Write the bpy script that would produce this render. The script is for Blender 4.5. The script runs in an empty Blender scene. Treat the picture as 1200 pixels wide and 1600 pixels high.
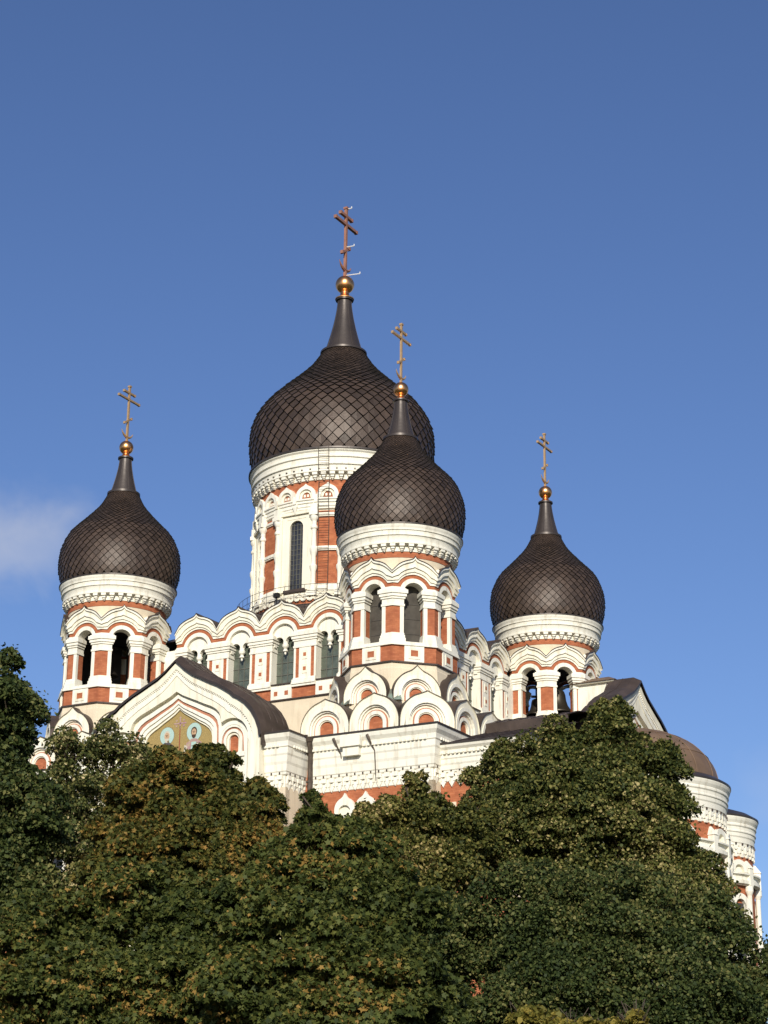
import bpy, math, random
import numpy as np
from mathutils import Vector, Matrix
R = math.radians
sc = bpy.context.scene
# ------------------------------------------------------------------ camera
FPX, PITCH, ROLL, YAW = 3113.0, R(19.54), R(0.61), R(1.32)
cp, sp, cy, sy = math.cos(PITCH), math.sin(PITCH), math.cos(YAW), math.sin(YAW)
fwd = Vector((sy*cp, cy*cp, sp)); rt0 = Vector((cy, -sy, 0)); up0 = rt0.cross(fwd)
rt = math.cos(ROLL)*rt0 + math.sin(ROLL)*up0
up = -math.sin(ROLL)*rt0 + math.cos(ROLL)*up0
CAM = Vector((0, 0, 1.6))
cd = bpy.data.cameras.new('camera'); cam = bpy.data.objects.new('camera', cd)
sc.collection.objects.link(cam)
m = Matrix((rt, up, -fwd)).transposed().to_4x4(); m.translation = CAM
cam.matrix_world = m
cd.sensor_fit = 'VERTICAL'; cd.sensor_height = 36; cd.sensor_width = 27
cd.lens = FPX/1600*36; cd.clip_start = 0.5; cd.clip_end = 6000
sc.camera = cam
# ------------------------------------------------------------------ light
SUN_EL, SUN_OFF = R(25), R(4)         # sun behind the camera, a little to its left
sdir = Vector((-math.sin(SUN_OFF)*math.cos(SUN_EL), -math.cos(SUN_OFF)*math.cos(SUN_EL), math.sin(SUN_EL)))
w = bpy.data.worlds.new('World'); sc.world = w; w.use_nodes = True
nt = w.node_tree; nt.nodes.clear()
wo = nt.nodes.new('ShaderNodeOutputWorld'); bg = nt.nodes.new('ShaderNodeBackground')
sky = nt.nodes.new('ShaderNodeTexSky'); sky.sky_type = 'NISHITA'; sky.sun_disc = False
sky.sun_elevation = SUN_EL; sky.sun_rotation = math.pi + SUN_OFF
sky.air_density = 1.0; sky.dust_density = 0.8; sky.ozone_density = 2.2; sky.altitude = 50
bg.inputs[1].default_value = 0.108
nt.links.new(sky.outputs[0], bg.inputs[0])
# thin clouds low in the sky (by world direction)
tc = nt.nodes.new('ShaderNodeTexCoord')
def wvec(px, py):
    return (fwd*FPX + rt*(px-600) + up*(800-py)).normalized()
def cloudpatch(px, py, size, seed, strength):
    c = wvec(px, py)
    sub = nt.nodes.new('ShaderNodeVectorMath'); sub.operation = 'SUBTRACT'
    nrm = nt.nodes.new('ShaderNodeVectorMath'); nrm.operation = 'NORMALIZE'
    nt.links.new(tc.outputs['Generated'], nrm.inputs[0]); nt.links.new(nrm.outputs[0], sub.inputs[0]); sub.inputs[1].default_value = c
    mp = nt.nodes.new('ShaderNodeVectorMath'); mp.operation = 'MULTIPLY'; mp.inputs[1].default_value = (1/size[0], 1/size[0], 1/size[1])
    nt.links.new(sub.outputs[0], mp.inputs[0])
    ln = nt.nodes.new('ShaderNodeVectorMath'); ln.operation = 'LENGTH'; nt.links.new(mp.outputs[0], ln.inputs[0])
    nz = nt.nodes.new('ShaderNodeTexNoise'); nz.inputs['Scale'].default_value = 30; nz.inputs['Detail'].default_value = 9; nz.inputs['Distortion'].default_value = 0.6
    nz.noise_dimensions = '4D'; nz.inputs['W'].default_value = seed
    nt.links.new(nrm.outputs[0], nz.inputs['Vector'])
    m1 = nt.nodes.new('ShaderNodeMath'); m1.operation = 'MULTIPLY_ADD'; m1.inputs[1].default_value = 1.5
    nt.links.new(nz.outputs[0], m1.inputs[0]); 
    m2 = nt.nodes.new('ShaderNodeMath'); m2.operation = 'MULTIPLY'; m2.inputs[1].default_value = -0.9; nt.links.new(ln.outputs['Value'], m2.inputs[0])
    nt.links.new(m2.outputs[0], m1.inputs[2])
    mr = nt.nodes.new('ShaderNodeMapRange'); mr.interpolation_type = 'SMOOTHSTEP'; mr.inputs['From Min'].default_value = 0.0; mr.inputs['From Max'].default_value = 0.75
    mr.inputs['To Max'].default_value = strength
    nt.links.new(m1.outputs[0], mr.inputs[0])
    return mr.outputs[0]
tint = nt.nodes.new('ShaderNodeMix'); tint.data_type = 'RGBA'; tint.blend_type = 'MULTIPLY'; tint.inputs[0].default_value = 1
nt.links.new(sky.outputs[0], tint.inputs[6]); tint.inputs[7].default_value = (0.69, 0.79, 1.06, 1)
colr = tint.outputs[2]
for (px, py, size, seed, st) in ((40, 862, (0.070, 0.036), 3.1, 0.30), (110, 800, (0.045, 0.018), 9.4, 0.16), (-60, 830, (0.05, 0.05), 5.1, 0.18), (1240, 1230, (0.06, 0.035), 7.7, 0.08)):
    mx = nt.nodes.new('ShaderNodeMix'); mx.data_type = 'RGBA'
    nt.links.new(cloudpatch(px, py, size, seed, st), mx.inputs[0])
    nt.links.new(colr, mx.inputs[6]); mx.inputs[7].default_value = (6.6, 6.5, 6.5, 1)
    colr = mx.outputs[2]
nt.links.new(colr, bg.inputs[0])
nt.links.new(bg.outputs[0], wo.inputs[0])
sl = bpy.data.lights.new('sun', 'SUN'); sl.energy = 4.9; sl.angle = R(0.53); sl.color = (1.0, 0.93, 0.80)
so = bpy.data.objects.new('sun', sl); sc.collection.objects.link(so)
so.rotation_euler = sdir.to_track_quat('Z', 'Y').to_euler(); so.location = (0, -20, 60)
sc.view_settings.view_transform = 'Standard'; sc.view_settings.look = 'None'
sc.view_settings.gamma = 1; sc.view_settings.exposure = 0.0
sc.view_settings.use_curve_mapping = False
sc.cycles.max_bounces = 6; sc.cycles.transparent_max_bounces = 8

# ------------------------------------------------------------------ materials
def mat(name, col, rough=0.7, metal=0.0, var=0.12, vscale=1.5, bump=0.0, bscale=20, spec=0.3, island=0.0, col2=None, streak=0.0, streakcol=(0.25, 0.22, 0.18)):
    M = bpy.data.materials.new(name); M.use_nodes = True; t = M.node_tree; N = t.nodes; L = t.links
    b = N['Principled BSDF']; b.inputs['Roughness'].default_value = rough; b.inputs['Metallic'].default_value = metal
    b.inputs['Specular IOR Level'].default_value = spec
    tcn = N.new('ShaderNodeTexCoord')
    nz = N.new('ShaderNodeTexNoise'); nz.inputs['Scale'].default_value = vscale; nz.inputs['Detail'].default_value = 5
    L.new(tcn.outputs['Object'], nz.inputs['Vector'])
    mx = N.new('ShaderNodeMix'); mx.data_type = 'RGBA'
    mrg = N.new('ShaderNodeMapRange'); mrg.inputs[1].default_value = 0.3; mrg.inputs[2].default_value = 0.7
    L.new(nz.outputs[0], mrg.inputs[0]); L.new(mrg.outputs[0], mx.inputs[0])
    c2 = col2 or tuple(c*(1-var*2) for c in col)
    mx.inputs[6].default_value = (*col, 1); mx.inputs[7].default_value = (*c2, 1)
    out = mx.outputs[2]
    if streak > 0:
        mp = N.new('ShaderNodeMapping'); mp.inputs['Scale'].default_value = (3.0, 3.0, 0.35); L.new(tcn.outputs['Object'], mp.inputs[0])
        n2 = N.new('ShaderNodeTexNoise'); n2.inputs['Scale'].default_value = 1.6; n2.inputs['Detail'].default_value = 6; L.new(mp.outputs[0], n2.inputs['Vector'])
        r2 = N.new('ShaderNodeMapRange'); r2.inputs[1].default_value = 0.52; r2.inputs[2].default_value = 0.75; r2.inputs[4].default_value = streak
        L.new(n2.outputs[0], r2.inputs[0])
        m2 = N.new('ShaderNodeMix'); m2.data_type = 'RGBA'; L.new(r2.outputs[0], m2.inputs[0]); L.new(out, m2.inputs[6]); m2.inputs[7].default_value = (*streakcol, 1)
        out = m2.outputs[2]
    if island > 0:
        g = N.new('ShaderNodeNewGeometry'); hs = N.new('ShaderNodeHueSaturation')
        r3 = N.new('ShaderNodeMapRange'); r3.inputs[3].default_value = 1-island; r3.inputs[4].default_value = 1+island
        L.new(g.outputs['Random Per Island'], r3.inputs[0]); L.new(r3.outputs[0], hs.inputs['Value']); L.new(out, hs.inputs['Color']); out = hs.outputs[0]
    L.new(out, b.inputs['Base Color'])
    if bump > 0:
        n3 = N.new('ShaderNodeTexNoise'); n3.inputs['Scale'].default_value = bscale; n3.inputs['Detail'].default_value = 4; L.new(tcn.outputs['Object'], n3.inputs['Vector'])
        bn = N.new('ShaderNodeBump'); bn.inputs['Strength'].default_value = bump; bn.inputs['Distance'].default_value = 0.05
        L.new(n3.outputs[0], bn.inputs['Height']); L.new(bn.outputs[0], b.inputs['Normal'])
    return M
def brickmat(name, col, col2, mortar):
    M = mat(name, col, 0.85, col2=col2, vscale=3.0, spec=0.15)
    t = M.node_tree; N = t.nodes; L = t.links; b = N['Principled BSDF']
    src = b.inputs['Base Color'].links[0].from_socket
    tcn = [n for n in N if n.type == 'TEX_COORD'][0]
    # running bond: courses by height, joints by the distance along the wall
    sp_ = N.new('ShaderNodeSeparateXYZ'); L.new(tcn.outputs['Object'], sp_.inputs[0])
    ad = N.new('ShaderNodeMath'); ad.operation = 'ADD'; L.new(sp_.outputs[0], ad.inputs[0]); L.new(sp_.outputs[1], ad.inputs[1])
    cb = N.new('ShaderNodeCombineXYZ'); L.new(ad.outputs[0], cb.inputs[0]); L.new(sp_.outputs[2], cb.inputs[1])
    bt = N.new('ShaderNodeTexBrick'); bt.inputs['Scale'].default_value = 1.0
    bt.inputs['Brick Width'].default_value = 0.28; bt.inputs['Row Height'].default_value = 0.09; bt.inputs['Mortar Size'].default_value = 0.006
    bt.inputs['Mortar'].default_value = (*mortar, 1); bt.inputs['Color1'].default_value = (1, 1, 1, 1); bt.inputs['Color2'].default_value = (0.78, 0.74, 0.72, 1)
    L.new(cb.outputs[0], bt.inputs['Vector'])
    mu = N.new('ShaderNodeMix'); mu.data_type = 'RGBA'; mu.blend_type = 'MULTIPLY'; mu.inputs[0].default_value = 1.0
    L.new(src, mu.inputs[6]); L.new(bt.outputs['Color'], mu.inputs[7]); L.new(mu.outputs[2], b.inputs['Base Color'])
    return M
MATS = {}
MATS['white'] = mat('white_plaster', (0.80, 0.77, 0.66), 0.8, var=0.03, streak=0.65, streakcol=(0.46, 0.41, 0.31), bump=0.12)
MATS['cream'] = mat('cream_plaster', (0.80, 0.755, 0.61), 0.8, var=0.04, streak=0.65, streakcol=(0.46, 0.40, 0.29), bump=0.12)
MATS['beige'] = mat('beige_plaster', (0.70, 0.60, 0.44), 0.85, var=0.06, streak=0.5, streakcol=(0.46, 0.38, 0.27), bump=0.12)
MATS['brick'] = brickmat('orange_brick', (0.48, 0.178, 0.085), (0.36, 0.122, 0.062), (0.8, 0.66, 0.58))
MATS['pink'] = mat('terracotta_paint', (0.46, 0.20, 0.12), 0.8, var=0.1)
MATS['shingle'] = mat('dark_copper_shingles', (0.070, 0.047, 0.034), 0.5, metal=0.15, var=0.15, vscale=0.7, island=0.3, spec=0.45, bump=0.25, bscale=9)
MATS['gap'] = mat('shingle_joint', (0.012, 0.010, 0.009), 0.9)
MATS['sheet'] = mat('dark_sheet_metal', (0.060, 0.047, 0.040), 0.42, metal=0.3, var=0.15, vscale=1.0, bump=0.2, bscale=3, spec=0.5)
MATS['roof'] = mat('brown_roof_sheet', (0.085, 0.062, 0.050), 0.5, metal=0.2, var=0.22, vscale=1.3, bump=0.25, bscale=4, streak=0.3, streakcol=(0.04, 0.033, 0.03))
MATS['verdigris'] = mat('verdigris_copper', (0.20, 0.27, 0.22), 0.7, var=0.25, vscale=4, col2=(0.10, 0.09, 0.07))
MATS['brownroof'] = mat('apse_copper_roof', (0.20, 0.130, 0.083), 0.55, metal=0.1, var=0.15, vscale=1.2, bump=0.3, bscale=3)
MATS['gold'] = mat('gilded_metal', (0.96, 0.45, 0.18), 0.30, metal=1.0, var=0.06, vscale=4, spec=0.5)
MATS['goldbar'] = mat('gilded_cross', (0.62, 0.40, 0.20), 0.42, metal=0.5, var=0.1, vscale=4)
MATS['redbar'] = mat('reddish_cross', (0.44, 0.21, 0.14), 0.5, metal=0.4, var=0.15, vscale=3)
MATS['glass'] = mat('window_glass', (0.11, 0.13, 0.10), 0.2, var=0.25, vscale=2.5, spec=0.6, bump=0.05, bscale=2)
MATS['darkglass'] = mat('dark_window_glass', (0.045, 0.045, 0.05), 0.12, var=0.3, vscale=3, spec=0.6)
MATS['lead'] = mat('window_bars', (0.12, 0.12, 0.10), 0.6)
MATS['iron'] = mat('dark_iron', (0.03, 0.03, 0.03), 0.6, metal=0.3)
MATS['rod'] = mat('white_painted_rod', (0.7, 0.7, 0.68), 0.5)
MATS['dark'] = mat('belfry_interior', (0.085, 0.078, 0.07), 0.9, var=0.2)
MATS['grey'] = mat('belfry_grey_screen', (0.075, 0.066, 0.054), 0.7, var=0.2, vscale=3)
MATS['bronze'] = mat('bell_bronze', (0.075, 0.065, 0.05), 0.4, metal=0.7, var=0.15)
MATS['pipe'] = mat('rusty_downpipe', (0.10, 0.075, 0.055), 0.6, var=0.3, vscale=5)
MATS['mosaicgold'] = mat('mosaic_gold', (0.37, 0.27, 0.10), 0.6, var=0.12, vscale=14, bump=0.4, bscale=40)
MATS['halo'] = mat('mosaic_turquoise', (0.40, 0.55, 0.50), 0.7, var=0.08, vscale=14)
MATS['skin'] = mat('mosaic_skin', (0.50, 0.33, 0.20), 0.7, var=0.1, vscale=14)
MATS['robe'] = mat('mosaic_grey_robe', (0.09, 0.08, 0.085), 0.7, var=0.2, vscale=9)
MATS['robe2'] = mat('mosaic_mauve_robe', (0.32, 0.16, 0.22), 0.7, col2=(0.42, 0.34, 0.20), vscale=9)
MATS['hair'] = mat('mosaic_brown_hair', (0.07, 0.04, 0.025), 0.8)
MATS['beard'] = mat('mosaic_white_beard', (0.55, 0.50, 0.40), 0.8)
MATS['mred'] = mat('mosaic_red', (0.30, 0.08, 0.05), 0.8)
MATS['bark'] = mat('bark', (0.10, 0.075, 0.055), 0.9, var=0.25, vscale=6, bump=0.6, bscale=18)

# ------------------------------------------------------------------ mesh builder
class MB:
    def __init__(s): s.v = []; s.f = []; s.m = []; s.mn = []
    def mi(s, n):
        if n not in s.mn: s.mn.append(n)
        return s.mn.index(n)
    def face(s, pts, mt):
        i = len(s.v); s.v += [tuple(p) for p in pts]; s.f.append(tuple(range(i, i+len(pts)))); s.m.append(s.mi(mt))
    def grid(s, rows, mt, close=False):
        """rows: list of equally long point lists, shared vertices (smooth)"""
        i = len(s.v); n = len(rows[0])
        for r_ in rows: s.v += [tuple(p) for p in r_]
        for a in range(len(rows)-1):
            k = s.mi(mt[a] if isinstance(mt, (list, tuple)) else mt)
            for b in range(n if close else n-1):
                c = (b+1) % n
                s.f.append((i+a*n+b, i+a*n+c, i+(a+1)*n+c, i+(a+1)*n+b)); s.m.append(k)
    def box(s, x0, x1, y0, y1, z0, z1, mt):
        s.hexa([(x0, y0), (x1, y0), (x1, y1), (x0, y1)], z0, z1, mt)
    def hexa(s, plan, z0, z1, mt, plan2=None, skip=()):
        p2 = plan2 or plan; n = len(plan)
        b = [(x, y, z0) for x, y in plan]; t = [(x, y, z1) for x, y in p2]
        s.face(b[::-1], mt); s.face(t, mt)
        for k in range(n):
            if k in skip: continue
            j = (k+1) % n; s.face([b[k], b[j], t[j], t[k]], mt)
    def tube(s, pts, rad, mt, seg=6):
        pts = [Vector([float(q) for q in p]) for p in pts]; rows = []
        rr = [float(x) for x in (rad if isinstance(rad, (list, tuple)) else [rad]*len(pts))]
        for k, p in enumerate(pts):
            d = (pts[min(k+1, len(pts)-1)] - pts[max(k-1, 0)]).normalized()
            a = d.cross(Vector((0, 0, 1)) if abs(d.z) < 0.9 else Vector((1, 0, 0))).normalized(); b = d.cross(a)
            rows.append([p + rr[k]*(math.cos(q)*a + math.sin(q)*b) for q in [2*math.pi*i/seg for i in range(seg)]])
        s.grid(rows, mt, True); s.face(rows[0][::-1], mt); s.face(rows[-1], mt)
    def lathe(s, prof, mt, seg=48, o=(0, 0), a0=0, a1=360):
        full = abs(a1-a0) >= 360; n = seg if full else seg+1
        rows = [[(o[0]+r_*math.cos(R(a0+(a1-a0)*i/seg)), o[1]+r_*math.sin(R(a0+(a1-a0)*i/seg)), z) for i in range(n)] for r_, z in prof]
        s.grid(rows, mt, full)
    def build(s, name, parent=None, smooth=False, loc=None, angle=35):
        me = bpy.data.meshes.new(name); me.from_pydata(s.v, [], s.f)
        for n in s.mn: me.materials.append(MATS[n])
        me.polygons.foreach_set('material_index', s.m)
        if smooth:
            me.polygons.foreach_set('use_smooth', [True]*len(s.f))
            me.update()
            try: me.set_sharp_from_angle(angle=R(angle))
            except Exception: pass
        me.update()
        o = bpy.data.objects.new(name, me); sc.collection.objects.link(o)
        if parent: o.parent = parent
        if loc: o.location = loc
        return o
class Fr:
    """wall frame: u along the wall, n outwards"""
    def __init__(s, ox, oy, ang):
        s.o = (ox, oy); a = R(ang); s.n = (math.cos(a), math.sin(a)); s.u = (-math.sin(a), math.cos(a))
    def P(s, u, n, z): return (s.o[0]+u*s.u[0]+n*s.n[0], s.o[1]+u*s.u[1]+n*s.n[1], z)
    def xy(s, u, n): return s.P(u, n, 0)[:2]
def fbox(mb, F, u0, u1, n0, n1, z0, z1, mt): mb.hexa([F.xy(u0, n1), F.xy(u1, n1), F.xy(u1, n0), F.xy(u0, n0)], z0, z1, mt)
def strip(mb, F, us, lo, hi, n1, n0, mt, ends=True, top=True, bot=True):
    """front skin between two height functions at depth n1, closed back to n0"""
    L = [F.P(u, n1, lo(u)) for u in us]; H = [F.P(u, n1, max(hi(u), lo(u))) for u in us]
    Lb = [F.P(u, n0, lo(u)) for u in us]; Hb = [F.P(u, n0, max(hi(u), lo(u))) for u in us]
    for k in range(len(us)-1):
        if hi((us[k]+us[k+1])/2) - lo((us[k]+us[k+1])/2) < 1e-4: continue
        mb.face([L[k], L[k+1], H[k+1], H[k]], mt)
        if bot: mb.face([Lb[k], Lb[k+1], L[k+1], L[k]], mt)
        if top: mb.face([H[k], H[k+1], Hb[k+1], Hb[k]], mt)
    if ends:
        for k in (0, -1): mb.face([L[k], H[k], Hb[k], Lb[k]], mt)
def interp(pts):
    xs = [p[0] for p in pts]; ys = [p[1] for p in pts]
    return lambda u: float(np.interp(abs(u), xs, ys))
def lin(a, b, n): return [a+(b-a)*i/n for i in range(n+1)]
def arc(r_, zc): return lambda u: zc + math.sqrt(max(0, r_*r_-u*u))
def sweep(mb, path, prof, mt, closed=False):
    """profile of (offset outward, z) along a plan path; outward is the right-hand side"""
    n = len(path); off = []
    for k in range(n):
        ds = []
        for (i, j) in (((k-1) % n, k), (k, (k+1) % n)):
            if not closed and (k == 0 and (i, j) == ((k-1) % n, k) or k == n-1 and (i, j) == (k, (k+1) % n)): continue
            d = Vector((path[j][0]-path[i][0], path[j][1]-path[i][1])).normalized(); ds.append(Vector((d.y, -d.x)))
        if len(ds) == 1: off.append(ds[0])
        else:
            m_ = (ds[0]+ds[1]); m_ = m_/m_.length; off.append(m_/max(0.3, m_.dot(ds[0])))
    for q in range(len(prof)-1):
        (o0, z0), (o1, z1) = prof[q], prof[q+1]
        mm = mt[q] if isinstance(mt, (list, tuple)) else mt
        for k in range(n if closed else n-1):
            j = (k+1) % n
            A = Vector(path[k]); B = Vector(path[j])
            mb.face([(*(A+off[k]*o0), z0), (*(B+off[j]*o0), z0), (*(B+off[j]*o1), z1), (*(A+off[k]*o1), z1)], mm)
    if not closed:
        for k in (0, n-1):
            A = Vector(path[k]); mb.face([(*(A+off[k]*o), z) for o, z in prof], mt[0] if isinstance(mt, (list, tuple)) else mt)
def keel(r_, zc, tip, base):
    """height function of an ogee (keel) arch of radius r_"""
    uc = r_*0.42
    def f(u):
        u = abs(u)
        if u >= r_: return base
        c = zc+math.sqrt(r_*r_-u*u)
        if u < uc:
            t = 1-u/uc; c0 = zc+math.sqrt(r_*r_-uc*uc)
            s0 = uc/math.sqrt(r_*r_-uc*uc)*uc
            return c0 + s0*0.75*t + (tip-c0-s0*0.75)*t**2.2
        return c
    return f
def samples(r_, n=14):
    s_ = [r_*math.sin(math.pi/2*i/n) for i in range(n+1)]
    extra = [r_*0.05, r_*0.1, r_*0.17, r_*0.25]
    s_ = sorted(set([round(x, 5) for x in s_+extra])); return [-x for x in s_[::-1]][:-1]+s_

# ------------------------------------------------------------------ cathedral root
PSI = R(-31.02); A = 8.193
root = bpy.data.objects.new('cathedral', None); sc.collection.objects.link(root)
root.location = (0, 100, 0); root.rotation_euler = (0, 0, PSI)
root['label'] = 'white and orange brick cathedral with five dark onion domes above the trees'
root['category'] = 'cathedral'
T8 = math.tan(R(22.5))

def onion(zs, rs, nround, mbase='shingle', seg=64):
    """onion dome covered by staggered diamond shingles"""
    mb = MB(); prof = []
    # smooth profile
    t = np.linspace(0, 1, len(zs)); tt = np.linspace(0, 1, 90)
    def cub(y):   # Catmull-Rom
        out = []
        for x in tt:
            k = min(int(x*(len(y)-1)), len(y)-2); f_ = x*(len(y)-1)-k
            p0 = y[max(k-1, 0)]; p1 = y[k]; p2 = y[k+1]; p3 = y[min(k+2, len(y)-1)]
            out.append(0.5*((2*p1)+(-p0+p2)*f_+(2*p0-5*p1+4*p2-p3)*f_**2+(-p0+3*p1-3*p2+p3)*f_**3))
        return np.array(out)
    Z = cub(zs); Q = cub(rs)
    mb.lathe([(q-0.035, z) for q, z in zip(Q, Z)], 'gap', seg)
    S = np.concatenate([[0], np.cumsum(np.hypot(np.diff(Z), np.diff(Q)))])
    s = 0.0; row = 0; rnd = random.Random(4)
    rowS = [0.0]
    while s < S[-1]:
        r_ = np.interp(s, S, Q); s += max(0.02, math.pi*r_/nround*1.0); rowS.append(s)
    def pt(s_, ang, o):
        s_ = min(max(s_, 0), S[-1]); r_ = np.interp(s_, S, Q); z = np.interp(s_, S, Z)
        e = 0.02; s2 = min(s_+e, S[-1]); s1 = max(s_-e, 0)
        dr = np.interp(s2, S, Q)-np.interp(s1, S, Q); dz = np.interp(s2, S, Z)-np.interp(s1, S, Z); l = math.hypot(dr, dz) or 1
        nr, nz = dz/l, -dr/l
        return ((r_+nr*o)*math.cos(ang), (r_+nr*o)*math.sin(ang), z+nz*o)
    for k in range(1, len(rowS)-1):
        sb, sm, st = rowS[k-1], rowS[k], rowS[k+1]
        r_ = np.interp(sm, S, Q); w_ = 0.935*math.pi/nround; h = (sm-sb)
        lift = min(0.14, 0.36*h)
        for j in range(nround):
            a = 2*math.pi*(j+0.5*(k % 2))/nround + rnd.uniform(-1, 1)*0.002
            l2 = lift*rnd.uniform(0.75, 1.25); l3 = lift*0.45*rnd.uniform(0.8, 1.2)
            mb.face([pt(sb+h*0.06, a, l2), pt(sm, a+w_, l3), pt(st-h*.04, a, -0.01), pt(sm, a-w_, l3)], 'shingle')
            # the turned-down lower edges
            B = pt(sb+h*0.06, a, l2); Rr = pt(sm, a+w_, l3); Ll = pt(sm, a-w_, l3)
            B2 = pt(sb+h*0.10, a, -0.02); R2 = pt(sm+h*0.02, a+w_*0.98, -0.02); L2 = pt(sm+h*0.02, a-w_*0.98, -0.02)
            mb.face([B, Rr, R2, B2], 'gap'); mb.face([Ll, B, B2, L2], 'gap')
    return mb

def spire(z0, r0, z1, r1, flange):
    mb = MB(); prof = [(r0, z0-0.10*flange), (r0+flange, z0-0.06), (r0+flange, z0+0.05), (r0*0.97, z0+0.08)]
    for i in range(1, 13):
        t = i/12; prof.append((r1+(r0*0.97-r1)*(1-t)**1.5, z0+0.08+(z1-z0-0.08)*t))
    prof += [(r1*1.25, z1+0.02), (r1*1.25, z1+0.10), (r1*0.8, z1+0.12)]
    mb.lathe(prof, 'sheet', 40)
    for j in range(8):      # standing seams
        a = 2*math.pi*(j+0.3)/8
        pts = [(q*1.0*math.cos(a), q*math.sin(a), z) for q, z in prof[3:-3]]
        mb.tube(pts, 0.018, 'sheet', 4)
    return mb
def ball(z0, zc, r_):
    mb = MB(); n = r_
    prof = [(n*1.0, z0), (n*1.02, z0+0.10*n), (n*0.72, z0+0.22*n), (n*0.50, z0+0.5*n), (n*0.46, zc-r_*0.92)]
    for i in range(1, 20):
        t = -math.pi/2+0.45+(math.pi-0.45)*i/19; prof.append((r_*math.cos(t), zc+r_*math.sin(t)))
    mb.lathe(prof, 'gold', 40); return mb
def cross(z0, z1, arm, arm2, th, mt, rods=False):
    mb = MB(); h = z1-z0; w2 = th/2
    mb.hexa([(-w2, -w2), (w2, -w2), (w2, w2), (-w2, w2)], z0-0.1, z1, mt)
    def bar(z, half, dz=0.0, e=1.12):
        pl = []
        for s_ in (-1, 1):
            pass
        a = -half; b = half
        P = lambda y, z_, x: (x, y, z_)
        for (y0, y1) in ((a, b),):
            zt0 = z-dz; zt1 = z+dz
            p = [(-w2*e, y0, zt0-w2), (w2*e, y0, zt0-w2), (w2*e, y0, zt0+w2), (-w2*e, y0, zt0+w2)]
            q = [(-w2*e, y1, zt1-w2), (w2*e, y1, zt1-w2), (w2*e, y1, zt1+w2), (-w2*e, y1, zt1+w2)]
            mb.face(p[::-1], mt); mb.face(q, mt)
            for k in range(4): j = (k+1) % 4; mb.face([p[k], p[j], q[j], q[k]], mt)
        for y, z_ in ((a, z-dz), (b, z+dz)):
            mb.box(-w2*1.25, w2*1.25, y-w2*.8, y+w2*.8, z_-w2*1.25, z_+w2*1.25, mt)
    bar(z1-0.115*h, arm2/2); bar(z1-0.235*h, arm/2)
    bar(z1-0.62*h, arm2*0.30, 0.20*arm2)
    # crescent at the foot
    pts = []
    for i in range(13):
        t = R(200+140*i/12); pts.append((0, arm*0.30*math.cos(t), z1-0.76*h+arm*0.30*math.sin(t)*0.95))
    mb.tube(pts, [0.01+th*0.62*math.sin(math.pi*i/12) for i in range(13)], mt, 6)
    mb.box(-w2*1.6, w2*1.6, -w2*1.6, w2*1.6, z1-0.03, z1+w2*1.2, mt)
    if rods:
        for z, l in ((z0+0.05, 0.95), (z0+0.43*h, 0.55), (z1-0.02, 0.35)):
            mb.tube([(0, 0, z), (l*0.86, l*0.25, z+0.03)], 0.03, 'rod', 5)
            mb.tube([(l*0.86, l*0.25, z+0.03), (l*0.86, l*0.25, z+0.14)], 0.03, 'rod', 5)
    return mb

def ring_corbels(mb, r0, r1, z0, z1, n, mt='white'):
    """small arched corbels around a drum"""
    h = z1-z0
    for j in range(n):
        F = Fr(0, 0, 360*(j+0.5)/n); w_ = math.pi*r0/n
        fbox(mb, F, -w_*0.62, w_*0.62, r0-0.05, r1, z0+h*0.62, z1, mt)
        fbox(mb, F, -w_*0.42, w_*0.42, r0-0.05, r0+(r1-r0)*0.75, z0+h*0.30, z0+h*0.60, mt)
        # drop
        mb.hexa([F.xy(-w_*0.3, r0+(r1-r0)*0.55), F.xy(w_*0.3, r0+(r1-r0)*0.55), F.xy(w_*0.3, r0-0.05), F.xy(-w_*0.3, r0-0.05)], z0+h*0.10, z0+h*0.30, mt)
        mb.hexa([F.xy(-w_*0.14, r0+(r1-r0)*0.4), F.xy(w_*0.14, r0+(r1-r0)*0.4), F.xy(w_*0.14, r0-0.05), F.xy(-w_*0.14, r0-0.05)], z0-h*0.06, z0+h*0.10, mt)

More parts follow.
